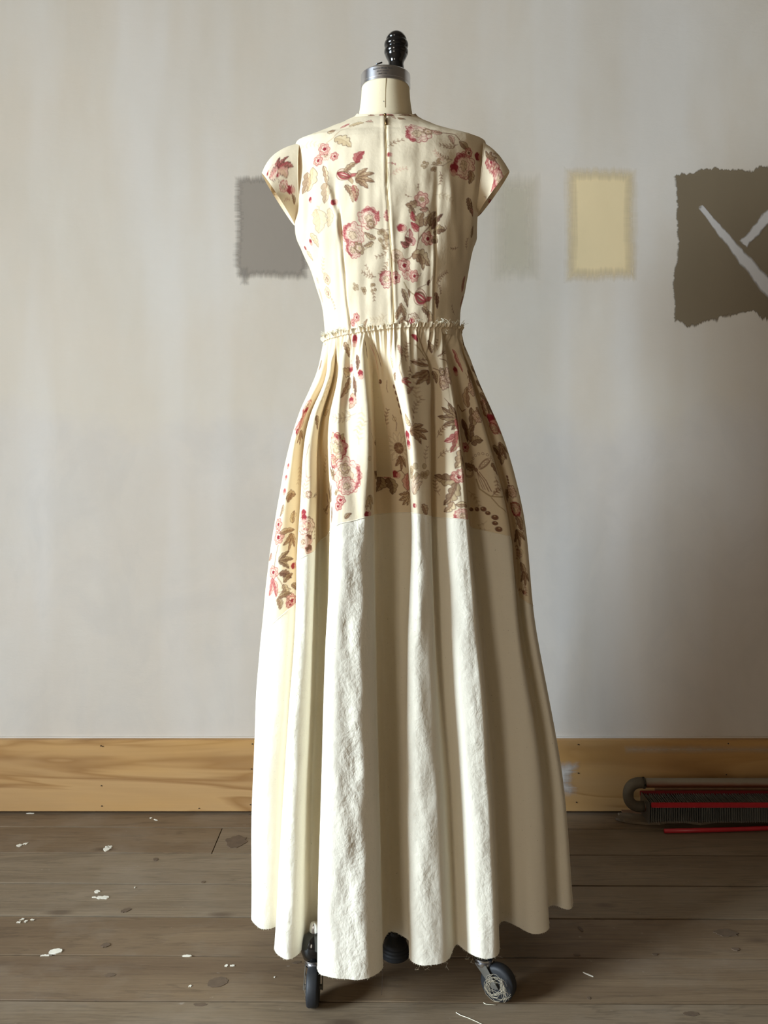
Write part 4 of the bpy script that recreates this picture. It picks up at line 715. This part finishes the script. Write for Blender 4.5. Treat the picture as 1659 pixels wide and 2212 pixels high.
def uweights(us):
    k = us.astype(int); t = us-k; W = np.zeros((len(us), K))
    cr_ = [(-t+2*t*t-t**3)/2, (2-5*t*t+3*t**3)/2, (t+4*t*t-3*t**3)/2, (-t*t+t**3)/2]
    bs_ = [(1-t)**3/6, (3*t**3-6*t*t+4)/6, (-3*t**3+3*t*t+3*t+1)/6, t**3/6]
    for j in range(4): np.add.at(W, (np.arange(len(us)), (k+j-1) % K), .88*cr_[j]+.12*bs_[j])
    return W
def skirt_grid(us, w0, w1, nrow, seam):                 # rows between fractions: w in [0,1] waist->seam or seam->hem
    W = uweights(us); ztop = W @ G[:, 0, 2]; kk = us.astype(int); tt = us-kk; zs = ZS[kk]*(1-tt)+ZS[(kk+1) % K]*tt
    rows = np.linspace(0, 1, nrow)
    Z = (ztop[None]*(1-rows[:, None])+zs[None]*rows[:, None]) if seam == 'upper' else (zs[None]*(1-rows[:, None])+.085*rows[:, None])
    zk = Zr[::-1]; X = np.zeros_like(Z); Y = np.zeros_like(Z)
    gx = (W @ G[:, :, 0])[:, ::-1]; gy = (W @ G[:, :, 1])[:, ::-1]   # (n,7) increasing z
    # vectorised pchip per column
    zq = Z-(ztop[None]-1.135)*np.clip((Z-1.0)/.135, 0, 1)
    def interp(g):
        h = np.diff(zk)[None]; dl = np.diff(g, axis=1)/h; m = np.zeros_like(g); a, b = dl[:, :-1], dl[:, 1:]
        m[:, 1:-1] = (a*h[:, 1:]+b*h[:, :-1])/(h[:, 1:]+h[:, :-1]); m[:, 0] = dl[:, 0]; m[:, -1] = dl[:, -1]
        i = np.clip(np.searchsorted(zk, zq)-1, 0, 5); t = np.clip((zq-zk[i])/(zk[i+1]-zk[i]), -.05, 1.05); hh = zk[i+1]-zk[i]; c = np.arange(g.shape[0])[None]
        return g[c, i]*(1+2*t)*(1-t)**2+g[c, i+1]*t*t*(3-2*t)+hh*(m[c, i]*t*(1-t)**2-m[c, i+1]*t*t*(1-t))
    X, Y = interp(gx), interp(gy)
    P = np.stack([X, Y, Z], -1)
    # gathers : small pleats radiating from the waist seam, fading downwards
    dv = ztop[None]-Z; cxw, cyw = xc(848), 1.53
    nx, ny = X-cxw, Y-cyw; nl = np.sqrt(nx*nx+ny*ny); nx, ny = nx/nl, ny/nl
    ang = np.arctan2(nx, -ny)
    g1 = np.sin(ang*46+2.2*np.sin(ang*7)+.9*np.sin(ang*19)); g2 = np.sin(ang*97+1.5*np.sin(ang*13))
    amp = (.0022*g1*np.clip(1-dv/.12, 0, 1)**1.3*np.clip(dv/.02+.35, 0, 1)+.0011*g2*np.clip(1-dv/.055, 0, 1))
    cw = (W @ CRU)[None]
    big = .0016*smooth_noise(X*1.0, Z, 31, 45, 9)+.0012*smooth_noise(X, Z, 37, 90, 30)*cw*1.5
    D = amp+big*np.clip(dv/.05, 0, 1)+.003*np.clip(1-dv/.004, 0, 1)
    P[..., 0] += nx*D; P[..., 1] += ny*D
    if seam == 'lower':
        wv = np.clip((rows[:, None]-.85)/.15, 0, 1); P[..., 2] += wv*(.0008*np.sin(us*1.1)+.0004*np.sin(us*2.7))[None]
    return P, np.clip(np.repeat(cw, nrow, 0), 0, 1), zs
us = usamples(.0011, .012)
PU, CU, zs = skirt_grid(us, 0, 1, 520, 'upper')
r1 = 310; seg = np.linalg.norm(np.diff(PU[r1], axis=0), axis=1); sa = np.concatenate([[0], np.cumsum(seg)]); SU = np.tile(sa, (520, 1)); TU = PU[..., 2]*1.02
vis_end = sa[np.searchsorted(us, NV-1)-1]
colU = paint(PU, SU, TU, MB_SKIRT, BASE, 34, (vis_end+.05, sa[-1], .65, 1.12), seed=4, res=.0007)
us_ = grid_mesh('gathered_skirt', PU, M['print'], dress, True, colU, {'crumple': np.clip(CU*.5+.25, 0, 1)}); us_['label'] = 'upper skirt gathered at the waist in red and brown floral print on cream'
usl = usamples(.0024, .012)
PLw, CL, zs2 = skirt_grid(usl, 0, 1, 220, 'lower')
cl = grid_mesh('canvas_panel', PLw, M['canvas'], dress, True, None, {'crumple': np.clip(CL, 0, 1)}); cl['label'] = 'plain cream canvas lower skirt with a raw edge'
# seam ridge between the two cloths
m = MB(); q = PU[-1][: np.searchsorted(us, NV-1)]; q = q[::3]; cN = np.array([xc(860), 1.53])
pts = []
for p in q:
    n = p[:2]-cN; n = n/np.linalg.norm(n); pts.append((p[0]+n[0]*.0003, p[1]+n[1]*.0003, p[2]))
m.tube(pts, .0008, 5, False); o = m.build('panel_seam', M['canvas'], dress)
# raw gathered header standing above the waist seam
usw = us; Wt = uweights(usw); top = PU[0]; nT = len(top); rr = np.random.default_rng(3)
hd = []; jit = rr.normal(0, .0011, nT); jit = np.convolve(jit, np.ones(3)/3, 'same')
for q, up in ((0, -.001), (.3, .001), (.65, .0035), (1, .0062)):
    n = top[:, :2]-np.array([xc(848), 1.53]); ln = np.linalg.norm(n, axis=1)[:, None]; n = n/ln; ang = np.arctan2(n[:, 0], -n[:, 1])
    o_ = .0016+.0010*q+.0018*q*np.sin(ang*120+3*np.sin(ang*17))+.0012*q*np.sin(ang*61)
    p = top.copy(); p[:, :2] += n*o_[:, None]; p[:, 2] += up+(jit*2.2+.0012*np.sin(ang*33))*q; hd.append(p)
PH = np.array(hd); colH = np.repeat(colU[:1], 4, 0)
hdr = grid_mesh('gathered_header', PH, M['print'], dress, True, colH, {'crumple': np.full(PH.shape[:2], .8)}); hdr['label'] = 'raw frayed edge of gathers standing along the waist seam'
# frayed threads
def threads(name, specs, mat, parent, label=None, rad=.00028):
    m = MB()
    for s in specs: m.tube(s, rad, 4)
    o = m.build(name, mat, parent); o['kind'] = 'stuff'
    if label: o['label'] = label
    return o
sp = []
for k in range(190):
    i = rr.integers(0, np.searchsorted(us, NV-1)); p = PH[3, i]; n = p[:2]-np.array([xc(848), 1.53]); n = n/np.linalg.norm(n); l = rr.uniform(.002, .007)
    a1 = p+np.array([rr.normal(0, .002)+n[0]*l*.4, n[1]*l*.4, l*.6]); a2 = a1+np.array([rr.normal(0, .003), n[1]*l*.2, l*rr.uniform(-.2, .7)]); sp.append([tuple(p-np.array([0, 0, .002])), tuple(a1), tuple(a2)])
for x, y in ((701,742),(966,715),(994,714)):
    for q in range(2):
        d = 1.50 if x > 980 or x < 710 else 1.452; p = np.array(at(x, y, d)); sp.append([tuple(p+rr.normal(0, .003, 3)*[1, .3, 1]) for _ in range(4)])
threads('waist_fray', sp, M['thread'], dress)
sp = []; hem = PLw[-1]; ivis = np.searchsorted(usl, NV-1)
for k in range(900):
    i = rr.integers(0, ivis); p = hem[i]; l = rr.uniform(.0004, .0022); sp.append([tuple(p+[0, 0, .001]), tuple(p+np.array([rr.normal(0, .0008), rr.normal(0, .0005), -l]))])
def wisp(x, y, d, dx, dy, n=7, wob=4):
    pts = []; 
    for k in range(n): t = k/(n-1); pts.append(at(x+dx*t+rr.normal(0, wob)*(t > 0), y+dy*t+rr.normal(0, wob)*.6*(t > 0), d-.002))
    return pts
for a in ((905,2090,1.392,-6,4),(914,2088,1.392,16,8),(925,2088,1.392,-8,10),(958,2080,1.40,10,14),(1076,2060,1.43,4,8),(1010,2062,1.43,2,12),(1020,2064,1.43,0,14),(1048,2068,1.42,2,12),(1058,2066,1.42,6,10),(1145,2008,1.497,0,4),(1182,2000,1.515,-4,3)): sp.append(wisp(*a))
threads('hem_fray', sp, M['thread'], dress, rad=.00017)
threads('hanging_thread', [[at(827, 2086, 1.392), at(826, 2110, 1.392), at(824.5, 2150, 1.392)]], simple('dark_thread', (60, 50, 42), .9), dress, rad=.0004)
tk = PU[0]*0
p = at(824, 1213, 1.42); m = MB(); m.tube([at(823, 1209, 1.375), at(824.5, 1218, 1.375)], .0004, 4)
# ---- dress form : neck, cap, finial, torso, pole, base
m = MB(); m.lathe([(.0440, zc(180)), (.0442, zc(196)), (.0452, zc(215)), (.0478, zc(238)), (.0505, zc(256)), (.053, zc(280))], (xc(833), DC, 0), n=96); neck = m.build('neck', M['linen'], form)
m = MB(); m.tube([(xc(834), DC-.0441, zc(182)), (xc(832.5), DC-.0452, zc(215)), (xc(832), DC-.0478, zc(238)), (xc(832), DC-.0506, zc(256))], .0006, 5); o = m.build('neck_seam', simple('seam_tan', (176, 158, 120), .9), form)  # neck seam line in a darker tan than the linen
m = MB(); m.tube([at(829, 218, DC-.048), at(830.5, 224, DC-.048)], .0007, 5); m.tube([at(827, 222, DC-.048), at(831, 222, DC-.048)], .0005, 5); m.build('stitch_mark', M['print_ink'], form)
zt, zb = zc(163), zc(192.5); rc = .0457
m = MB(); m.lathe([(rc-.002, zb), (rc, zb+.0008), (rc, zb+.0045), (rc-.0008, zb+.0050), (rc-.0008, zb+.0056), (rc, zb+.0062), (rc, zt-.002), (rc-.0015, zt), (.012, zt+.0015), (.002, zt+.0015)], (xc(833), DC, 0), n=128)
cap = m.build('neck_cap', M['chrome'], form, sharp=30); cap['label'] = 'polished silver metal neck cap with small stamped lettering'
def wrap_text(txt, size, zcen, ang0, parent):
    cu = bpy.data.curves.new('t', 'FONT'); cu.body = txt; cu.size = size; cu.align_x = 'CENTER'; cu.extrude = 0; cu.offset = size*.012; ob = bpy.data.objects.new('t', cu); COL.objects.link(ob)
    dg = bpy.context.evaluated_depsgraph_get(); me = bpy.data.meshes.new_from_object(ob.evaluated_get(dg)); bpy.data.objects.remove(ob)
    for v in me.vertices:
        a = ang0+v.co.x/rc; z = zcen+v.co.y; v.co = (xc(833)+math.sin(a)*(rc+.0002), DC-math.cos(a)*(rc+.0002), z)
    return link('stamped_lettering', me, M['print_ink'], parent, False)
for k, tx in enumerate(('Superior Model Form', 'nılııınlı ınıınılııııl', 'ılınıılı nııılııı')): wrap_text(tx, .0042 if k == 0 else .0036, zb+.0175-.0048*k, -.12, cap)
kp = [(68,0),(68.4,5),(70,10),(73,14.5),(77,18),(81,20.5),(84.5,22),(86,21.2),(87,20.6),(88.5,22.2),(91,24.6),(95,26),(99,26),(102,24.8),(103.6,22.8),(104.6,22.2),(106,24),(108.5,25.6),(112,26),(116,25.4),(118,24.2),(119,23),(120.4,23.4),(123,22.4),(126,21),(131,18.2),(135,16.6),(140,16.4),(150,18),(162,19)]
m = MB(); m.lathe([(max(.0002, r*DC/F), zc(y)) for y, r in kp][::-1], (xc(832.5), DC, 0), (0.012, 0, 1), 64); kn = m.build('finial', M['black'], form); kn['label'] = 'glossy black turned beehive finial'
m = MB(); m.lathe([(.0015, 0), (.0015, .012)], at(812, 139, DC-.02), (1, 0, .3), 8); m.build('cap_screw', M['black'], form)
m = MB()
pr = [(320, .05), (340, .075), (400, .10), (460, .108), (540, .10), (630, .085), (700, .078), (760, .080)]
vs = []; fs = []; n = 40
for y, hb in pr:
    R = pchip(np.array([y]), ys, Bt[:, 1:])[0]; hw = xc(CX+(R[1]-R[0])/2)*.90; cx = xc((R[0]+R[1])/2)
    for i in range(n): a = 2*math.pi*i/n; vs.append((cx+hw*math.sin(a), DC-hb*.86*math.cos(a), zc(y)-.01))
R = None
for y2, hw, hb in ((1.04, .11, .065), (.97, .115, .065), (.88, .11, .06)):
    for i in range(n): a = 2*math.pi*i/n; vs.append((xc(850)+hw*math.sin(a), DC-hb*math.cos(a), y2))
nr = len(vs)//n
for j in range(nr-1):
    for i in range(n): k = (i+1) % n; fs.append((j*n+i, j*n+k, (j+1)*n+k, (j+1)*n+i))
fs += [tuple(range(n)), tuple((nr-1)*n+i for i in range(n))]
m.add(vs, fs).build('torso', M['linen'], form)
HX = xc(852); 
m = MB(); m.lathe([(.016, .09), (.016, .85)], (HX, DC, 0), n=24); m.build('pole', M['castiron'], form)
m = MB(); m.lathe([(.045, .045), (.05, .055), (.046, .085), (.03, .11), (.022, .15), (.018, .16)], (HX, DC, 0), n=32); m.build('base_hub', M['castiron'], form)
casters = [((-.1186, 1.408), (0.0, -1.0), True), ((.1700, 1.412), (.88, -.50), True), ((-.1, 1.655), (.3, .8), False), ((.16, 1.65), (-.5, .7), False)]
for k, ((sx, sy), (dx, dy), _) in enumerate(casters):
    v = Vector((sx-HX, sy-DC, 0)); pts = []; rad = []
    for t in np.linspace(0, 1, 12):
        z = .075+.035*math.sin(t*math.pi)*(1-t)+(-.002)*t; pts.append((HX+v.x*(.2+.8*t), DC+v.y*(.2+.8*t), z if t < .8 else z-.006*(t-.8)/.2)); rad.append(.014-.004*t)
    MB().tube(pts, rad, 12).build('leg', M['castiron'], form)
    dl_ = Vector((dx, dy, 0)).normalized(); off = .022 if k != 1 else .027
    wc = Vector((sx, sy, .030))+dl_*off; axl = Vector((-dl_.y, dl_.x, 0))
    c = MB(); 
    c.lathe([(.004, .058), (.0155, .0585), (.0165, .062), (.0165, .064), (.012, .0655), (.0165, .067), (.0165, .070), (.010, .0715), (.004, .072)], (sx, sy, -.004), n=32)
    cas = c.build('caster', M['chrome'], form, sharp=40)
    MB().lathe([(.010, .066), (.019, .070), (.0225, .080), (.0225, .090), (.018, .103), (.010, .110), (.004, .112)], (sx, sy, -.002), n=36).build('caster_cup', M['black'], cas)
    if k == 0: MB().lathe([(.0075, .109), (.0085, .113), (.0085, .119), (.006, .126), (.0015, .129)], (sx, sy, -.002), n=20).build('acorn_cap', M['chrome'], cas)
    f = MB()
    for s in (-1, 1):                                   # two fork plates
        a0 = Vector((sx, sy, .058))+axl*s*.0135; w = dl_*.010
        A, B = a0-w, a0+w*1.1; Cc = wc+axl*s*.0150; C1, C2 = Cc-dl_*.005+Vector((0, 0, -.004)), Cc+dl_*.006+Vector((0, 0, -.002)); t = axl*s*.0014
        f.add([A, B, C2, C1, A+t, B+t, C2+t, C1+t], [(0,1,2,3),(4,5,6,7),(0,1,5,4),(1,2,6,5),(2,3,7,6),(3,0,4,7)])
    a0 = Vector((sx, sy, .058)); w = dl_*.010
    q = [a0-w-axl*.015, a0+w*1.1-axl*.015, a0+w*1.1+axl*.015, a0-w+axl*.015]; f.add(q+[p+Vector((0, 0, .0015)) for p in q], [(0,1,2,3),(4,5,6,7),(0,1,5,4),(1,2,6,5),(2,3,7,6),(3,0,4,7)])
    f.lathe([(.004, -.0165), (.004, .0165)], wc, axl, 12)
    f.build('fork', M['dullsteel'], cas, False)
    wm = MB(); wm.lathe([(.010, -.0105), (.024, -.0105), (.028, -.0095), (.030, -.006), (.030, .006), (.028, .0095), (.024, .0105), (.010, .0105)], wc, axl, 40)
    wm.build('wheel', M['rubber'], cas, sharp=50)
    if k < 2:
        sp = []
        for q in range(16 if k else 8):
            b0 = wc+axl*(.0125 if k else -.0125)*(-1 if k else 1); pts = []
            a = rr.uniform(0, 6.28)
            R0 = rr.uniform(.006, .02)
            for w_ in range(14):
                a += rr.uniform(.15, .4); R_ = R0+.004*math.sin(a*1.7+q); pts.append(tuple(b0-axl*.004*(1 if k else 0)+Vector((0, 0, 1))*R_*math.sin(a)+dl_*R_*math.cos(a)+Vector(rr.normal(0, .0005, 3))))
            sp.append(pts)
        if k: 
            for q in range(9): sp.append([at(1083+rr.normal(0, 2), 2120+rr.normal(0, 4), 1.375), at(1086+rr.normal(0, 4), 2138, 1.37), at(1093+rr.normal(0, 5), 2154+rr.normal(0, 4), 1.37), at(1090+rr.normal(0, 6), 2162+rr.normal(0, 4), 1.37)])
        threads('tangled_threads', sp, M['tangle'] if k else M['dust'], cas, rad=.0003)
# foot pedal
px_, py_ = xc(854, 1.46), 1.462
m = MB(); m.lathe([(.008, .034), (.022, .0345), (.0248, .037), (.0252, .041), (.0242, .042), (.0248, .044), (.0242, .047), (.0230, .048), (.0234, .050), (.0222, .053), (.0208, .054), (.0210, .056), (.0190, .060), (.0155, .065), (.0115, .069), (.0085, .072), (.008, .078)], (px_, py_, 0), n=48)
pd = m.build('foot_pedal', M['rubber'], form, sharp=40); pd['label'] = 'ribbed black rubber foot pedal'
MB().tube([(px_+.002, py_, .070), (px_-.004, py_+.02, .078), (HX, DC-.03, .07)], [.008, .009, .010], 10).build('pedal_arm', M['castiron'], pd)
# loose threads on the floor
th_ = threads('loose_thread', [[floor_pt(x, y, .0006) for x, y in ((985,2187),(995,2193),(1012,2199),(1030,2207),(1048,2216))]], M['thread'], None, rad=.0006)
del th_['kind']; tag(th_, 'long pale thread lying on the floorboards in front of the dress', 'thread')
th_ = threads('loose_thread', [[floor_pt(x, y, .0006) for x, y in ((1044,2166),(1050,2169),(1060,2170),(1072,2171))]], M['thread'], None, rad=.0005)
del th_['kind']; tag(th_, 'short curled pale thread on the floor beside the right front wheel', 'thread')
# ------------------------------------------------------------------ radiator element by the wall
M['copper'] = NT('tarnished_copper')
t = M['copper']; v = t.co((3, 8, 8)); nz = t.noise(v, 4, 5, .6)
geo = t.n('ShaderNodeNewGeometry'); nzz = t.n('ShaderNodeSeparateXYZ', Vector=geo.outputs['Normal']).outputs[2]
dustf = t.n('ShaderNodeMapRange', Value=t.math('ADD', nzz, t.math('MULTIPLY', nz, .8)), From__Min=.2, From__Max=.9).outputs[0]
t.p(Base__Color=t.mix(dustf, rgba((126, 74, 50)), rgba((128, 116, 98))), Roughness=t.math('ADD', t.math('MULTIPLY', dustf, .4), .4), Metallic=t.math('SUBTRACT', .6, t.math('MULTIPLY', dustf, .6)))
M['copper'] = t.m
M['fitting'] = simple('dull_copper_fitting', (100, 92, 78), .6, .4, bumpy=.3)
M['fin'] = simple('grey_fins', (128, 126, 118), .5, .25, var=.3, scale=30)
M['redplastic'] = simple('red_plastic', (176, 36, 44), .38, var=.1)
rx1 = 1.55; py0 = 2.046; zt_, zb_ = at(0, 1691, py0)[2], at(0, 1742, py0)[2]; pr_ = .0125
rad_ = empty('radiator_element', (at(1380, 1700, py0)[0], py0, 0), 'copper hydronic pipe with a finned heating element lying along the baseboard', 'radiator')
xe = at(1357, 1700, py0)[0]; xj = at(1387, 1700, py0)[0]; xf = at(1403, 1735, 2.014)[0]
MB().tube([(xj, py0, zt_), (rx1, py0, zt_)], .0115, 20).build('supply_pipe', M['copper'], rad_)
pts = [(xj+.004, py0, zt_), (xj-.006, py0, zt_)]; rb = .026
for a in np.linspace(90, 180, 9): pts.append((xe+rb+rb*math.cos(math.radians(a)), py0, zt_-rb+rb*math.sin(math.radians(a))))
for a in np.linspace(180, 270, 9): pts.append((xe+rb+rb*math.cos(math.radians(a)), py0, zb_+rb+rb*math.sin(math.radians(a))))
pts.append((xf-.004, py0, zb_))
m = MB(); m.tube(pts, .0130, 20)
for px in (0, 1): m.tube([(xj+.002, py0, zt_), (xj+.006, py0, zt_)], .0138, 20)
m.build('return_bend', M['fitting'], rad_)
MB().tube([(xf-.006, py0, zb_), (rx1, py0, zb_)], .0115, 16).build('element_pipe', M['copper'], rad_)
m = MB(); x = xf; rf = random.Random(3)
fz0, fz1 = .016, .0635
while x < rx1:
    lean = rf.uniform(-.0012, .0012) if rf.random() < .93 else rf.uniform(-.005, .005)
    y0, y1 = 2.0145, 2.0775; tq = .0005
    vs = [(x, y0, fz0), (x, y1, fz0), (x+lean, y1, fz1), (x+lean, y0, fz1)]; vs += [(a_+tq, b_, c_) for a_, b_, c_ in vs]
    m.add(vs, [(0,1,2,3),(7,6,5,4),(0,1,5,4),(1,2,6,5),(2,3,7,6),(3,0,4,7)]); x += .0056
o = m.build('fins', M['fin'], rad_, False); o['kind'] = 'stuff'
m = MB(); m.box(xf-.002, xf+.0, 2.012, 2.08, .014, .066); m.build('end_plate', M['dullsteel'], rad_, False)
m = MB(); m.box(xf+.004, rx1, 2.0105, 2.0150, .0545, .066); m.build('front_strip', M['redplastic'], rad_, False, bevel=.001)['label'] = 'red plastic strip clipped to the front edge of the fins'
m = MB(); m.box(xf-.004, rx1, 2.0745, 2.0790, .056, .068); m.build('rear_strip', simple('dark_red_plastic', (126, 30, 34), .45), rad_, False, bevel=.001)
m = MB(); m.box(xf+.03, rx1, 2.05, YB-.02, .0120, .0155); m.box(xf+.04, rx1, 2.094, YB-.0195, .0120, .082); m.build('mounting_plate', simple('old_backplate', (128, 96, 66), .6, var=.15), rad_, False)
# torn underlay sheet
def sheet(name, outline, z, mat, th=.0018, seed=0):
    r = random.Random(seed); poly = []
    for k in range(len(outline)):
        a, b = outline[k], outline[(k+1) % len(outline)]
        for j in range(4):
            t_ = j/4; poly.append((a[0]+(b[0]-a[0])*t_+r.uniform(-.0015, .0015), a[1]+(b[1]-a[1])*t_+r.uniform(-.001, .001)))
    return MB().prism(poly, z, z+th).build(name, mat, None, False)
fp = lambda x, y: floor_pt(x, y)[:2]
M['paper'] = simple('dusty_underlay', (112, 98, 80), .8, bumpy=.4, var=.22, scale=25)
o = sheet('torn_underlay', [fp(1330,1772), fp(1350,1778), fp(1390,1783), fp(1425,1783), (fp(1440,1780)), fp(1480,1779), fp(1515,1784), fp(1550,1778), fp(1600,1778), fp(1640,1777), (1.35, 2.03), (1.35, 2.09), (fp(1335,1760)[0], 2.09), fp(1338,1766)], .0012, M['paper'], .006, 4)
tag(o, 'ragged grey brown strip of old underlay under the finned heating element', 'underlay')
o = sheet('cardboard_scrap', [fp(1338,1752), fp(1345,1762), fp(1400,1766), fp(1402,1756), fp(1370,1751)], .0078, simple('brown_scrap', (118, 88, 62), .8, bumpy=.3), .003, 7)
tag(o, 'small brown scrap lying on the underlay beneath the pipe bend', 'scrap')
m = MB(); a = np.array(at(1435, 1797, 1.995)); b = np.array(at(1659, 1787, 2.0100)); a[2] = b[2] = .0055
b2 = a+(b-a)*2.4; b2[1] = b[1]+.002; b2[2] = .0055; m.tube([a, a+(b-a)*.5+[0, -.002, 0], b, b2], .0052, 12)
o = m.build('plastic_strip', M['redplastic'], None); tag(o, 'loose bright red plastic strip lying on the floor in front of the heating element', 'plastic strip')
